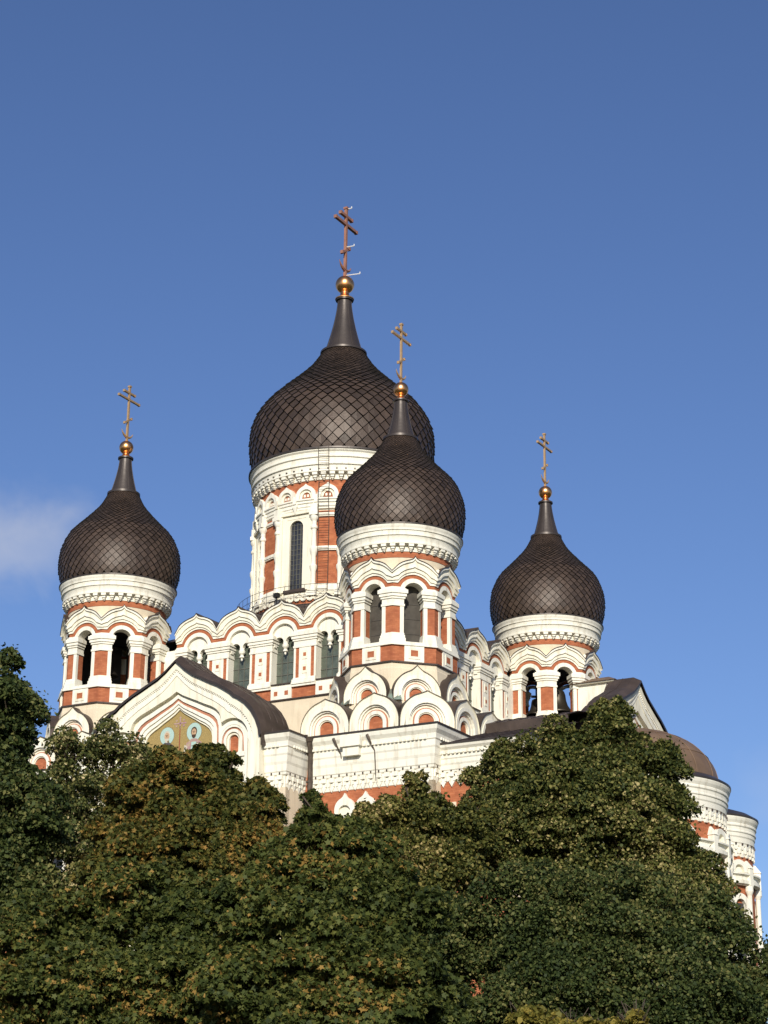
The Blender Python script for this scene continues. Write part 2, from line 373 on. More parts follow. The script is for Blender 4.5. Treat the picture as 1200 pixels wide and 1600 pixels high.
def kokoshnik(w_, h, zb, depth, niche=True):
    """builder of a keel-arched gable, flat at n=0, in frame F; returns function"""
    def put(mb, mr, F, n, fill='brick'):
        Rr = w_/2; zc = zb+0.18*h; tip = zb+h
        def ringf(q): return arc(Rr*q, zc)
        def base(u): return zb
        us = samples(Rr*0.999)
        out = keel(Rr, zc, tip, zb+0.02)
        def lowf(q): return lambda u: ringf(q)(u) if abs(u) < Rr*q else zb
        q0 = 0.80
        # outer cream face
        strip(mb, F, us, lambda u: lowf(q0)(u), out, n, n-0.35, 'cream')
        layers = ((0.80, 0.66, 0.035, 'white'), (0.66, 0.60, -0.06, 'white'), (0.60, 0.50, -0.15, 'cream'), (0.50, 0.455, -0.10, 'pink'), (0.455, 0.33, -0.07, 'white'), (0.33, 0.29, -0.12, 'cream'), (0.29, 0.0, -0.2, fill))
        for (qo, qi, dn, mt) in layers:
            nn = 12; F1 = []; F2 = []; B1 = []; B2 = []
            for i in range(nn+1):
                t = math.pi*i/nn; co, si = math.cos(t), math.sin(t)
                F1.append(F.P(Rr*qo*co, n+dn, zc+Rr*qo*si)); F2.append(F.P(Rr*qi*co, n+dn, zc+Rr*qi*si))
                B1.append(F.P(Rr*qo*co, n-0.35, zc+Rr*qo*si)); B2.append(F.P(Rr*qi*co, n-0.35, zc+Rr*qi*si))
            mb.grid([F1, F2], mt)
            mb.grid([F2, B2], mt); mb.grid([B1, F1], mt)
            for sgn in (-1, 1):
                mb.face([F.P(sgn*Rr*qi, n+dn, zb), F.P(sgn*Rr*qo, n+dn, zb), F.P(sgn*Rr*qo, n+dn, zc), F.P(sgn*Rr*qi, n+dn, zc)], mt)
                mb.face([F.P(sgn*Rr*qi, n+dn, zb), F.P(sgn*Rr*qi, n-0.35, zb), F.P(sgn*Rr*qi, n-0.35, zc), F.P(sgn*Rr*qi, n+dn, zc)], mt)
                mb.face([F.P(sgn*Rr*qo, n+dn, zb), F.P(sgn*Rr*qo, n-0.35, zb), F.P(sgn*Rr*qo, n-0.35, zc), F.P(sgn*Rr*qo, n+dn, zc)], mt)
        # little roof running back
        k = 0.035
        a = [F.P(u*1.02, n+0.05, out(u)+k) for u in us]; b = [F.P(u*1.02, n-depth, out(u)+k) for u in us]
        a0 = [F.P(u, n+0.05, out(u)+0.003) for u in us]
        a = [F.P(-Rr*1.02, n+0.05, zb)]+a+[F.P(Rr*1.02, n+0.05, zb)]; b = [F.P(-Rr*1.02, n-depth, zb)]+b+[F.P(Rr*1.02, n-depth, zb)]
        a0 = [F.P(-Rr, n+0.05, zb)]+a0+[F.P(Rr, n+0.05, zb)]
        mr.grid([a, b], 'roof'); mr.grid([a0, a], 'roof')
        c0 = [F.P(u, n-0.3, out(u)+0.002) for u in us]; c0 = [F.P(-Rr, n-0.3, zb)]+c0+[F.P(Rr, n-0.3, zb)]
        mr.grid([a0, c0], 'cream')
    return put

# gable shape of belfry and clerestory bays
def bay_gable(mb, mr, F, n, hw, ro, zc, zcap, zval, zpeak, mitre, back):
    """archivolt, orange band and moulded ogee gable over one bay"""
    ra, rb = ro+0.20, ro+0.38
    def W(nn): return nn*T8 if mitre else hw
    us = lambda nn: sorted(set([round(x, 4) for x in samples(ra*0.9999, 10)+samples(rb*0.9999, 10)+[-W(nn), W(nn)]+lin(-W(nn), W(nn), 16) if abs(x) <= W(nn)+1e-6]))
    opening = lambda u: zc+math.sqrt(ro*ro-u*u) if abs(u) < ro else zcap
    av = lambda u: max(zc+math.sqrt(max(0, ra*ra-u*u)), zcap+0.10) if abs(u) < ra else zcap+0.10
    og = lambda u: max(zc+math.sqrt(max(0, rb*rb-u*u)), zcap+0.28) if abs(u) < rb else zcap+0.28
    s_ = hw/1.05
    gp = interp([(0, zpeak), (.04*s_, zpeak-.08), (.11*s_, zpeak-.15), (.22*s_, zpeak-.20), (.40*s_, zpeak-.255), (.58*s_, zpeak-.335), (.74*s_, zpeak-.44), (.88*s_, zpeak-.58), (1.0*s_, zval), (1.1*s_, zval-.08)])
    uo = [round(x, 4) for x in samples(ro*0.9999, 10)]
    u0 = sorted(set(us(n+0.05)+uo))
    strip(mb, F, u0, opening, av, n+0.05, n-back, 'white', top=False, ends=False)
    u1 = us(n)
    strip(mb, F, u1, av, og, n+0.005, n-0.1, 'brick', ends=False, top=False, bot=False)
    def mixf(t): return lambda u: og(u)+(gp(u)-og(u))*t
    for t0, t1, d, mt in ((0, .16, .06, 'white'), (.16, .42, .12, 'cream'), (.42, .56, .19, 'white'), (.56, .86, .17, 'cream'), (.86, 1.0, .25, 'white')):
        strip(mb, F, us(n+d), mixf(t0), mixf(t1), n+d, n-0.15, mt, ends=not mitre)
    # roof skin with a thin dripping edge
    uu = us(n+0.28)
    a0 = [F.P(u, n+0.28, gp(u)+0.004) for u in uu]; a1 = [F.P(u, n+0.28, gp(u)+0.04) for u in uu]
    dz = 0.0
    b = [F.P(u, n-back-0.2, gp(u)+0.04+dz) for u in uu] if not mitre else [F.P(u*(n-0.35)/(n+0.28), n-0.35, gp(u)+0.04) for u in uu]
    mr.grid([a0, a1], 'sheet'); mr.grid([a1, b], 'roof')
    # pier half-capitals
    for sg in (-1, 1):
        for (za, zb_, d, ex) in ((zcap-.80, zcap-.70, .06, .05), (zcap-.70, zcap-.46, .03, .02), (zcap-.46, zcap-.36, .08, .07), (zcap-.36, zcap-.22, .13, .12), (zcap-.22, zcap-.04, .18, .17), (zcap-.04, zcap+.02, .12, .10)):
            e = ro+0.005-ex
            pl = [F.xy(sg*e, n+d), F.xy(sg*W(n+d), n+d), F.xy(sg*W(n-back), n-back), F.xy(sg*e, n-back)]
            mb.hexa(pl, za, zb_, 'white', skip=(1,))

# ------------------------------------------------------------------ bell tower
AP = 2.40
def tower_meshes():
    body = MB(); roofs = MB()
    PROF = []
    for k in range(8):
        F = Fr(0, 0, 45*k); n = AP; hw = n*T8; ro = hw-0.52
        ro = 0.475
        bay_gable(body, roofs, F, n, (n+.25)*T8, ro, 28.40, 28.53, 29.33, 30.07, True, 0.5)
        for sg in (-1, 1):
            W = lambda nn: nn*T8
            def half(u0, n1, z0, z1, mt, n0=n-0.5):
                body.hexa([F.xy(sg*u0, n1), F.xy(sg*W(n1), n1), F.xy(sg*W(n0), n0), F.xy(sg*u0, n0)], z0, z1, mt, skip=(1,))
            half(ro, n, 26.40, 27.75, 'brick')
            # white strips by the opening
            body.hexa([F.xy(sg*(ro-0.012), n+0.03), F.xy(sg*(ro+0.17), n+0.03), F.xy(sg*(ro+0.17), n-0.05), F.xy(sg*(ro-0.012), n-0.13)], 26.44, 27.73, 'white')
            for (za, zb_, d) in ((26.36, 26.47, .05), (26.22, 26.36, .09), (26.05, 26.22, .13)):
                half(ro-d*0.6, n+d, za, zb_, 'white')
        for (za, zb_, d) in ((25.87, 25.93, .20), (25.93, 26.05, .16)):
            body.hexa([F.xy(-(n+d)*T8, n+d), F.xy((n+d)*T8, n+d), F.xy((n-.5)*T8, n-.5), F.xy(-(n-.5)*T8, n-.5)], za, zb_, 'white', skip=(1, 3))
        # brick plinth with white boxes
        body.hexa([F.xy(-(n+.10)*T8, n+.10), F.xy((n+.10)*T8, n+.10), F.xy((n-.3)*T8, n-.3), F.xy(-(n-.3)*T8, n-.3)], 25.12, 25.87, 'brick', skip=(1, 3))
        fbox(body, F, -.46, .46, n, n+.16, 25.13, 25.872, 'white')
        fbox(body, F, -.27, .27, n+.1, n+.185, 25.26, 25.76, 'cream')
        fbox(body, F, -.17, .17, n+.15, n+.19, 25.38, 25.66, 'brick')
        # ledge and skirt
        body.hexa([F.xy(-(n+.20)*T8, n+.20), F.xy((n+.20)*T8, n+.20), F.xy((n-.3)*T8, n-.3), F.xy(-(n-.3)*T8, n-.3)], 25.05, 25.12, 'roof', skip=(1, 3))
        sk = [(n+.12, 25.05), (n+.14, 24.85), (n+.17, 24.78), (n+.20, 24.3), (n+.36, 23.6), (n+.6, 22.9)]
        for q in range(len(sk)-1):
            (n1, z1), (n2, z2) = sk[q], sk[q+1]
            body.face([F.P(-n2*T8, n2, z2), F.P(n2*T8, n2, z2), F.P(n1*T8, n1, z1), F.P(-n1*T8, n1, z1)], 'beige')
        # floor and ceiling
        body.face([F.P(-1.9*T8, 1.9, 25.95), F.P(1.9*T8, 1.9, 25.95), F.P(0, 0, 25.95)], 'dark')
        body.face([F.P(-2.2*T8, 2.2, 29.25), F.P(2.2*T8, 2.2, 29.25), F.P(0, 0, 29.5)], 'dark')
    # drum and cornice
    body.lathe([(2.36, 29.3), (2.44, 29.45), (2.44, 30.06)], 'beige', 56)
    body.lathe([(2.46, 30.06), (2.46, 30.33)], 'brick', 56)
    body.lathe([(2.46, 30.33), (2.50, 30.34), (2.50, 30.62)], 'white', 56)
    ring_corbels(body, 2.46, 2.74, 30.33, 30.66, 40)
    body.lathe([(2.50, 30.62), (2.76, 30.66), (2.76, 30.74), (2.73, 30.76), (2.74, 30.92), (2.79, 31.02), (2.84, 31.04), (2.84, 31.10), (2.81, 31.12), (2.83, 31.26), (2.88, 31.28), (2.88, 31.36), (2.90, 31.40), (2.95, 31.50), (2.95, 31.54)], 'white', 64)
    roofs.lathe([(2.95, 31.54), (2.99, 31.55), (2.99, 31.60), (2.75, 31.66)], 'sheet', 64)
    return body, roofs
body_mb, roofs_mb = tower_meshes()
up_k = kokoshnik(2.18, 1.62, 23.22, 0.75)
kup = MB(); kupr = MB()
SZ = [31.60, 31.83, 32.33, 32.84, 33.49, 34.07, 34.50, 34.94, 35.51, 36.10, 36.80]
SR = [2.76, 2.88, 3.01, 3.05, 2.99, 2.79, 2.55, 2.14, 1.61, 1.13, 0.77]
small_dome = onion(SZ, SR, 48)
parts = [('roof_edges', roofs_mb, False), ('onion_dome', small_dome, False), ('spire', spire(36.78, 0.71, 38.72, 0.32, 0.14), True),
         ('gilded_ball', ball(38.80, 39.40, 0.37), True), ('cross', cross(39.74, 42.84, 1.75, 0.92, 0.10, 'goldbar'), False)]
towers = []
first = body_mb.build('bell_tower', root, True, (A, -A, 0))
kids = [mb.build(n, first, sm) for n, mb, sm in parts]
for k in range(8):
    km = MB(); kr = MB(); up_k(km, kr, Fr(0, 0, 45*k), 3.02)
    o = km.build('kokoshnik', first); kids.append(o); ro_ = kr.build('kokoshnik_roof', first, True); kids.append(ro_)
# verdigris valleys between the kokoshniks
for k in range(8):
    vm = MB(); F = Fr(0, 0, 45*k+22.5)
    vm.face([F.P(-.55, 3.25, 23.2), F.P(.55, 3.25, 23.2), F.P(.22, 2.78, 24.05), F.P(-.22, 2.78, 24.05)], 'verdigris')
    kids.append(vm.build('valley_flashing', first))
towers.append(first)
for (tx, ty) in ((-A, -A), (A, A)):
    c = first.copy(); sc.collection.objects.link(c); c.location = (tx, ty, 0); c.parent = root
    for k_ in kids:
        d = k_.copy(); sc.collection.objects.link(d); d.parent = c
    towers.append(c)
# screens closing the far openings of two belfries
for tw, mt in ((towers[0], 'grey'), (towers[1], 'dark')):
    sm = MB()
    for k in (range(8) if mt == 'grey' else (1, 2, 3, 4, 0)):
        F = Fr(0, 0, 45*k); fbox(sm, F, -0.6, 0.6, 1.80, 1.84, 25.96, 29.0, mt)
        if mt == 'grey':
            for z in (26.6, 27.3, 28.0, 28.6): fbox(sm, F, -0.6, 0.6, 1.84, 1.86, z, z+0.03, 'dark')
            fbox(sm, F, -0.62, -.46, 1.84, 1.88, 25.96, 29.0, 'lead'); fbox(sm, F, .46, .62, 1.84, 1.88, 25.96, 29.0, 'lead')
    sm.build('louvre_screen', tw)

# bells (each hangs in its belfry: things of their own)
def bell(name, label, lx, ly, ztop, r_):
    mb = MB()
    prof = [(0.0, 0), (.25, -0.02), (.42, -.12), (.50, -.35), (.55, -.75), (.66, -1.1), (.85, -1.38), (1.0, -1.55), (1.0, -1.62), (.9, -1.60), (.6, -1.2), (0, -0.9)]
    mb.lathe([(p*r_, z*r_) for p, z in prof], 'bronze', 32)
    w_ = Matrix.Rotation(PSI, 4, 'Z') @ Vector((lx, ly, 0)) + Vector((0, 100, ztop))
    o = mb.build(name, None, True); o.location = w_
    y = MB(); y.tube([(0, 0, -0.05), (0, 0, 29.3-ztop)], 0.05, 'iron', 6); y.tube([(-.5*r_, 0, .12), (.5*r_, 0, .12)], 0.07, 'iron', 6)
    y.build('yoke', o); cl = MB(); cl.tube([(0, 0, -.9*r_), (0, 0, -1.7*r_)], [0.03, 0.09*r_+.02], 'iron', 6); cl.build('clapper', o)
    o['label'] = label; o['category'] = 'bell'; o['group'] = 'bells hanging in the belfries'
bell('church_bell', 'dark bronze bell behind the right front arch of the leftmost tower', -A+.5, -A-1.3, 27.75, 0.62)
bell('church_bell', 'large black bell behind the right arch of the rightmost tower', A+.75, A-.5, 28.0, 0.78)
bell('church_bell', 'black bell just left of the front pier of the rightmost tower', A-.55, A-.4, 27.7, 0.55)

# ------------------------------------------------------------------ central drum
def central():
    d = MB()
    RW = 4.35
    d.lathe([(RW, 29.4), (RW, 31.46)], 'cream', 96); d.lathe([(RW, 35.5), (RW, 37.3)], 'cream', 96)
    for k in range(8): d.lathe([(RW, 31.4), (RW, 35.55)], 'cream', 12, (0, 0), 45*k+9.6, 45*k+35.4)
    d.lathe([(RW-.5, 31.3), (RW-.5, 35.6)], 'dark', 48)
    WIN = MB(); wins = []
    for k in range(8):
        aw = 45*k; ab = 45*k+22.5
        # brick bay
        for q in range(8):
            a0 = ab-8.2+16.4*q/8; a1 = ab-8.2+16.4*(q+1)/8
            p0 = (math.cos(R(a0))*(RW+.04), math.sin(R(a0))*(RW+.04)); p1 = (math.cos(R(a1))*(RW+.04), math.sin(R(a1))*(RW+.04))
            d.face([(*p0, 31.3), (*p1, 31.3), (*p1, 35.6), (*p0, 35.6)], 'brick')
        F = Fr(0, 0, ab)
        for (z0, z1, dd) in ((33.44, 33.50, .14), (33.50, 33.62, .18), (33.62, 33.68, .12), (35.27, 35.33, .12), (35.33, 35.44, .17), (35.44, 35.48, .10)):
            d.lathe([(RW, z0), (RW+dd, z0), (RW+dd, z1), (RW, z1)], 'white', 8, (0, 0), ab-8.2, ab+8.2)
        d.lathe([(RW, 31.25), (RW+.22, 31.25), (RW+.22, 31.5), (RW+.1, 31.7), (RW, 31.72)], 'white', 8, (0, 0), ab-8.2, ab+8.2)
        # columns
        for sg in (-1, 1):
            F = Fr(0, 0, ab+sg*8.6); cx, cy_ = F.xy(0, RW+.17)
            prof = [(.20, 31.2), (.22, 31.35), (.17, 31.45), (.12, 31.75), (.13, 32.3), (.19, 32.5), (.20, 32.62), (.13, 32.7), (.12, 33.1), (.17, 33.3), (.20, 33.4), (.20, 33.55), (.14, 33.65), (.115, 34.4), (.13, 34.55), (.18, 34.62), (.18, 34.72), (.12, 34.8), (.13, 35.0), (.2, 35.12), (.22, 35.22), (.22, 35.3)]
            d.lathe(prof, 'white', 12, (cx, cy_))
            fbox(d, F, -.22, .22, RW-.1, RW+.40, 35.3, 35.5, 'white'); fbox(d, F, -.18, .18, RW-.1, RW+.34, 35.5, 35.9, 'white')
            fbox(d, F, -.26, .26, RW-.1, RW+.44, 31.0, 31.22, 'white')
        # window surround
        F = Fr(0, 0, aw); us = samples(.46*.9999, 10)
        w1, w2 = 0.80, 1.02
        for sg in (-1, 1):
            fbox(d, F, *sorted((sg*.58, sg*w1)), RW-.2, RW+.02, 31.45, 35.3, 'cream')
            fbox(d, F, *sorted((sg*w1, sg*w2)), RW-.3, RW+.10, 31.35, 35.66, 'cream')
        strip(d, F, lin(-.8, .8, 2)+[], lambda u: 35.3, lambda u: 35.5, RW+.02, RW-.2, 'cream')
        strip(d, F, [-w2, w2], lambda u: 35.5, lambda u: 35.66, RW+.14, RW-.3, 'cream')
        fbox(d, F, -.62, .62, RW-.1, RW+.16, 31.32, 31.50, 'roof')
        # frame plate around the round-headed glass
        usx = sorted(set([round(x, 4) for x in samples(.40*.9999, 12)+[-.6, -.4001, .4001, .6]]))
        strip(d, F, usx, lambda u: 34.82+math.sqrt(.16-u*u) if abs(u) < .4 else 31.5, lambda u: 35.32, RW+.0, RW-.28, 'cream')
        wm = MB()
        strip(wm, F, samples(.40, 8), lambda u: 31.5, lambda u: 34.82+math.sqrt(max(0, .16-u*u)), RW-.14, RW-.2, 'darkglass')
        for u in (-.2, 0.0, .2): fbox(wm, F, u-.015, u+.015, RW-.14, RW-.11, 31.5, 35.1, 'lead')
        for z in lin(31.8, 35.0, 12): fbox(wm, F, -.4, .4, RW-.14, RW-.115, z, z+.025, 'lead')
        wins.append(wm)
        # entablature profile over the whole bay
    d.lathe([(RW, 35.66), (RW+.12, 35.70), (RW+.12, 35.80), (RW+.16, 35.84), (RW+.16, 35.98), (RW+.22, 36.02), (RW+.22, 36.12), (RW+.28, 36.16), (RW+.28, 36.24), (RW+.05, 36.28)], 'white', 96)
    # pendants and the ring of small ogee arches
    for j in range(24):
        F = Fr(0, 0, 15*j+7.5); rr = .55; n = RW+.20
        us = samples(rr*.9999, 8)
        out = keel(rr, 36.42, 37.08, 36.26)
        inn = lambda u: 36.42+math.sqrt(max(0, .36**2-u*u)) if abs(u) < .36 else 36.26
        strip(d, F, us, inn, out, n, RW-.05, 'white')
        inn2 = lambda u: 36.42+math.sqrt(max(0, .22**2-u*u)) if abs(u) < .22 else 36.3
        out2 = lambda u: 36.42+math.sqrt(max(0, .37**2-u*u)) if abs(u) < .37 else 36.3
        strip(d, F, samples(.36, 8), inn2, out2, n-.10, RW-.05, 'cream')
        fbox(d, F, -.20, .20, RW-.02, RW+.06, 36.30, 36.40, 'brick')
        for u in (-.09, .09): fbox(d, F, u-.05, u+.05, RW, RW+.10, 36.38, 36.52, 'white')
        F2 = Fr(0, 0, 15*j); fbox(d, F2, -.09, .09, RW, RW+.30, 36.0, 36.42, 'white')
        d.hexa([F2.xy(-.14, RW+.24), F2.xy(.14, RW+.24), F2.xy(.14, RW), F2.xy(-.14, RW)], 35.86, 36.0, 'white')
        d.hexa([F2.xy(-.03, RW+.16), F2.xy(.03, RW+.16), F2.xy(.03, RW), F2.xy(-.03, RW)], 35.52, 35.86, 'white', [F2.xy(-.12, RW+.24), F2.xy(.12, RW+.24), F2.xy(.12, RW), F2.xy(-.12, RW)])
    d.lathe([(RW+.03, 36.3), (RW+.03, 37.25)], 'brick', 96)
    d.lathe([(RW+.05, 37.25), (RW+.1, 37.27), (RW+.1, 37.62)], 'white', 96)
    ring_corbels(d, RW+.06, RW+.36, 37.25, 37.62, 64)
    for j in range(64):
        F = Fr(0, 0, 360*j/64); fbox(d, F, -.035, .035, RW+.3, RW+.42, 37.74, 37.80, 'roof')
    d.lathe([(RW+.1, 37.62), (RW+.38, 37.64), (RW+.38, 37.74), (RW+.34, 37.76), (RW+.36, 37.98), (RW+.44, 38.0), (RW+.44, 38.08), (RW+.37, 38.12), (RW+.39, 38.36), (RW+.47, 38.40), (RW+.47, 38.48), (RW+.42, 38.5), (RW+.45, 38.66), (RW+.54, 38.74), (RW+.54, 38.80)], 'white', 96)
    # base: scalloped band on a brick ring
    d.lathe([(RW+.02, 31.25), (RW+.30, 31.20), (RW+.30, 30.95), (RW+.26, 30.92)], 'cream', 96)
    for row in range(3):
        for j in range(84):
            F = Fr(0, 0, 360*(j+.5*(row % 2))/84); n = RW+.30+.03*row; z = 31.16-.13*row
            q = [F.P(.17*math.cos(R(t)), n+.03, z-.17*math.sin(R(t))) for t in range(0, 181, 30)]
            d.face(q, 'cream'); 
            for i in range(len(q)-1): d.face([q[i], q[i+1], F.P(.17*math.cos(R(30*(i+1))), n-.04, z-.17*math.sin(R(30*(i+1)))), F.P(.17*math.cos(R(30*i)), n-.04, z-.17*math.sin(R(30*i)))], 'cream')
    d.lathe([(RW+.28, 30.9), (RW+.30, 30.55)], 'brick', 96); d.lathe([(RW+.30, 30.6), (RW+.5, 30.56), (RW+.5, 30.4)], 'roof', 96)
    return d, wins
cd_mb, cwins = central()
drum = cd_mb.build('central_drum', root, True, angle=25)
for wm in cwins: wm.build('window', drum)
rm = MB(); rm.lathe([(4.89, 38.80), (4.96, 38.81), (4.96, 38.90), (4.6, 39.0)], 'sheet', 96); rm.build('roof_edge', drum, True)
k_ = 1.0
CZ = [38.85, 39.25, 39.95, 40.85, 41.75, 42.45, 43.05, 43.70, 44.50, 45.30, 46.22]
CR = [4.55, 4.72, 4.87, 4.92, 4.78, 4.44, 3.98, 3.34, 2.50, 1.76, 1.16]
onion(CZ, CR, 50, seg=96).build('onion_dome', drum)
spire(46.22, 1.08, 49.40, 0.39, 0.20).build('spire', drum, True)
ball(49.50, 50.42, 0.52).build('gilded_ball', drum, True)
cross(50.95, 55.15, 2.25, 1.2, 0.15, 'redbar', True).build('cross', drum)
# ladder
lm = MB()
Fl = Fr(0, 0, -67.5-2.2)
for u in (-.28, .26):
    lm.tube([Fl.P(u, 4.62, 30.9), Fl.P(u, 4.58, 35.2), Fl.P(u, 4.76, 35.9), Fl.P(u, 4.82, 36.4), Fl.P(u, 4.66, 37.1), Fl.P(u, 4.82, 37.6), Fl.P(u, 4.93, 38.2), Fl.P(u, 5.0, 38.95)], 0.017, 'pipe', 4)
for i in range(30):
    z = 31.1+i*.27; n = np.interp(z, [30.9, 35.2, 35.9, 36.4, 37.1, 37.6, 38.2, 38.95], [4.62, 4.58, 4.76, 4.82, 4.66, 4.82, 4.93, 5.0])
    lm.tube([Fl.P(-.28, n, z), Fl.P(.26, n, z)], 0.012, 'pipe', 4)
lm.build('ladder', drum)
# railing round the drum foot
rl = MB()
for z in (30.75, 31.05, 31.4):
    rl.tube([(5.35*math.cos(R(t)), 5.35*math.sin(R(t)), z) for t in range(0, 361, 6)], 0.013, 'iron', 4)
for t in range(0, 360, 6): rl.tube([(5.35*math.cos(R(t)), 5.35*math.sin(R(t)), 30.2), (5.35*math.cos(R(t)), 5.35*math.sin(R(t)), 31.4)], 0.012, 'iron', 4)
for t in range(1, 360, 12):
    rl.tube([(5.35*math.cos(R(t)), 5.35*math.sin(R(t)), 31.05), (5.35*math.cos(R(t+4)), 5.35*math.sin(R(t+4)), 30.75)], 0.01, 'iron', 3)
    rl.tube([(5.35*math.cos(R(t+4)), 5.35*math.sin(R(t+4)), 31.05), (5.35*math.cos(R(t)), 5.35*math.sin(R(t)), 30.75)], 0.01, 'iron', 3)
rl.build('railing', drum)
# floodlights on the drum foot
for t in (-97, -52, -140):
    fm = MB(); F = Fr(0, 0, t); fbox(fm, F, -.14, .14, 5.0, 5.22, 31.0, 31.22, 'iron'); fm.tube([F.P(0, 5.1, 30.3), F.P(0, 5.1, 31.05)], .03, 'iron', 5)
    fm.build('floodlight', drum)
# roof between the clerestory and the drum
rf = MB(); n = 64; r0 = []; r1 = []
for i in range(n):
    t = 2*math.pi*i/n+math.pi/4; cx, sy_ = math.cos(t), math.sin(t); m_ = max(abs(cx), abs(sy_))
    r0.append((7.0*cx/m_, 7.0*sy_/m_, 28.85)); r1.append((4.7*cx, 4.7*sy_, 30.5))
rf.grid([r0, r1], 'roof', True)
rf.build('upper_roof', root, False)

# ------------------------------------------------------------------ clerestory walls (four sides)
CW = 7.25
for side, ang in enumerate((-90, 0, 90, 180)):
    c = MB(); cr = MB(); F0 = Fr(0, 0, ang)
    wl = []
    for i, uc in enumerate((-3.78, -1.26, 1.26, 3.78)):
        ox, oy = F0.xy(uc, 0); F = Fr(ox, oy, ang)
        ro = 0.64
        bay_gable(c, cr, F, CW, 1.26, ro, 28.17, 28.28, 29.05, 29.95, False, 0.75)
        # window infill: two little arches and a pendant
        us = sorted(set([round(x, 4) for x in samples(ro*.9999, 10)+lin(-.6, .6, 24)]))
        lo = lambda u: 27.92+math.sqrt(max(0, .27**2-(abs(u)-.33)**2)) if abs(abs(u)-.33) < .27 else (27.80 if abs(u) < .07 else 27.9)
        hi = lambda u: 28.17+math.sqrt(max(0, ro*ro-u*u))
        strip(c, F, us, lo, hi, CW-.12, CW-.35, 'white')
        cx, cy_ = F.xy(0, CW-.2)
        c.lathe([(0.001, 27.28), (.05, 27.33), (.05, 27.42), (.12, 27.46), (.12, 27.52), (.07, 27.58), (.15, 27.68), (.17, 27.78), (.12, 27.84), (.12, 27.95)], 'white', 12, (cx, cy_))
        for sg in (-1, 1):   # side stubs
            fbox(c, F, *sorted((sg*.56, sg*.645)), CW-.3, CW-.1, 27.72, 28.2, 'white')
        # piers
        for sg in (-1, 1):
            fbox(c, F, *sorted((sg*.64, sg*1.26)), CW-.75, CW, 25.95, 27.50, 'brick')
            fbox(c, F, *sorted((sg*.632, sg*.74)), CW-.76, CW+.03, 25.95, 27.50, 'white')
            fbox(c, F, *sorted((sg*.93, sg*1.26)), CW-.1, CW+.03, 25.95, 27.50, 'white')
            for (z0, z1, dd) in ((25.90, 25.98, .08), (25.75, 25.90, .14), (25.66, 25.75, .19), (25.55, 25.66, .14)):
                fbox(c, F, *sorted((sg*(.64-.04 if dd > .1 else .63), sg*1.26)), CW-.7, CW+dd, z0, z1, 'white')
            for z in (26.30, 27.0): 
                fbox(c, F, *sorted((sg*1.12, sg*1.26)), CW, CW+.055, z-.22+.10, z+.32, 'cream')
                fbox(c, F, *sorted((sg*1.18, sg*1.26)), CW, CW+.062, z+.02, z+.20, 'brick')
        fbox(c, F, -.64, .64, CW-.7, CW+.02, 25.55, 25.75, 'white'); fbox(c, F, -.66, .66, CW-.7, CW+.10, 25.75, 25.80, 'roof')
        fbox(c, F, -1.26, 1.26, CW-.5, CW+.02, 25.0, 25.55, 'brick')
        fbox(c, F, -.58, .58, CW-.4, CW+.10, 25.02, 25.58, 'white')
        for u in (-.3, .3): fbox(c, F, u-.10, u+.10, CW+.05, CW+.106, 25.2, 25.42, 'brick')
        c.face([F.P(-1.26, CW+.05, 25.0), F.P(1.26, CW+.05, 25.0), F.P(1.26, CW+.15, 22.0), F.P(-1.26, CW+.15, 22.0)], 'beige')
        fbox(c, F, -1.26, 1.26, CW-.2, CW+.14, 24.94, 25.0, 'roof')
        fbox(c, F, -1.26, 1.26, CW-.9, CW-.75, 25.0, 29.0, 'cream') if False else None
        wm = MB(); strip(wm, F, [-.66, .66], lambda u: 25.75, lambda u: 28.9, CW-.46, CW-.52, 'glass')
        for z in (26.35, 26.95, 27.55): fbox(wm, F, -.64, .64, CW-.46, CW-.43, z, z+.035, 'lead')
        for u in (-.32, 0, .32): fbox(wm, F, u-.015, u+.015, CW-.46, CW-.435, 25.8, 28.8, 'lead')
        wl.append(wm)
    # end piers towards the towers
    for sg in (-1, 1):
        fbox(c, F0, *sorted((sg*5.04, sg*6.3)), CW-.75, CW-.01, 22, 28.28, 'white')
    o = c.build('clerestory_wall', root); cr.build('gable_roofs', o, True)
    for wm in wl: wm.build('window', o)

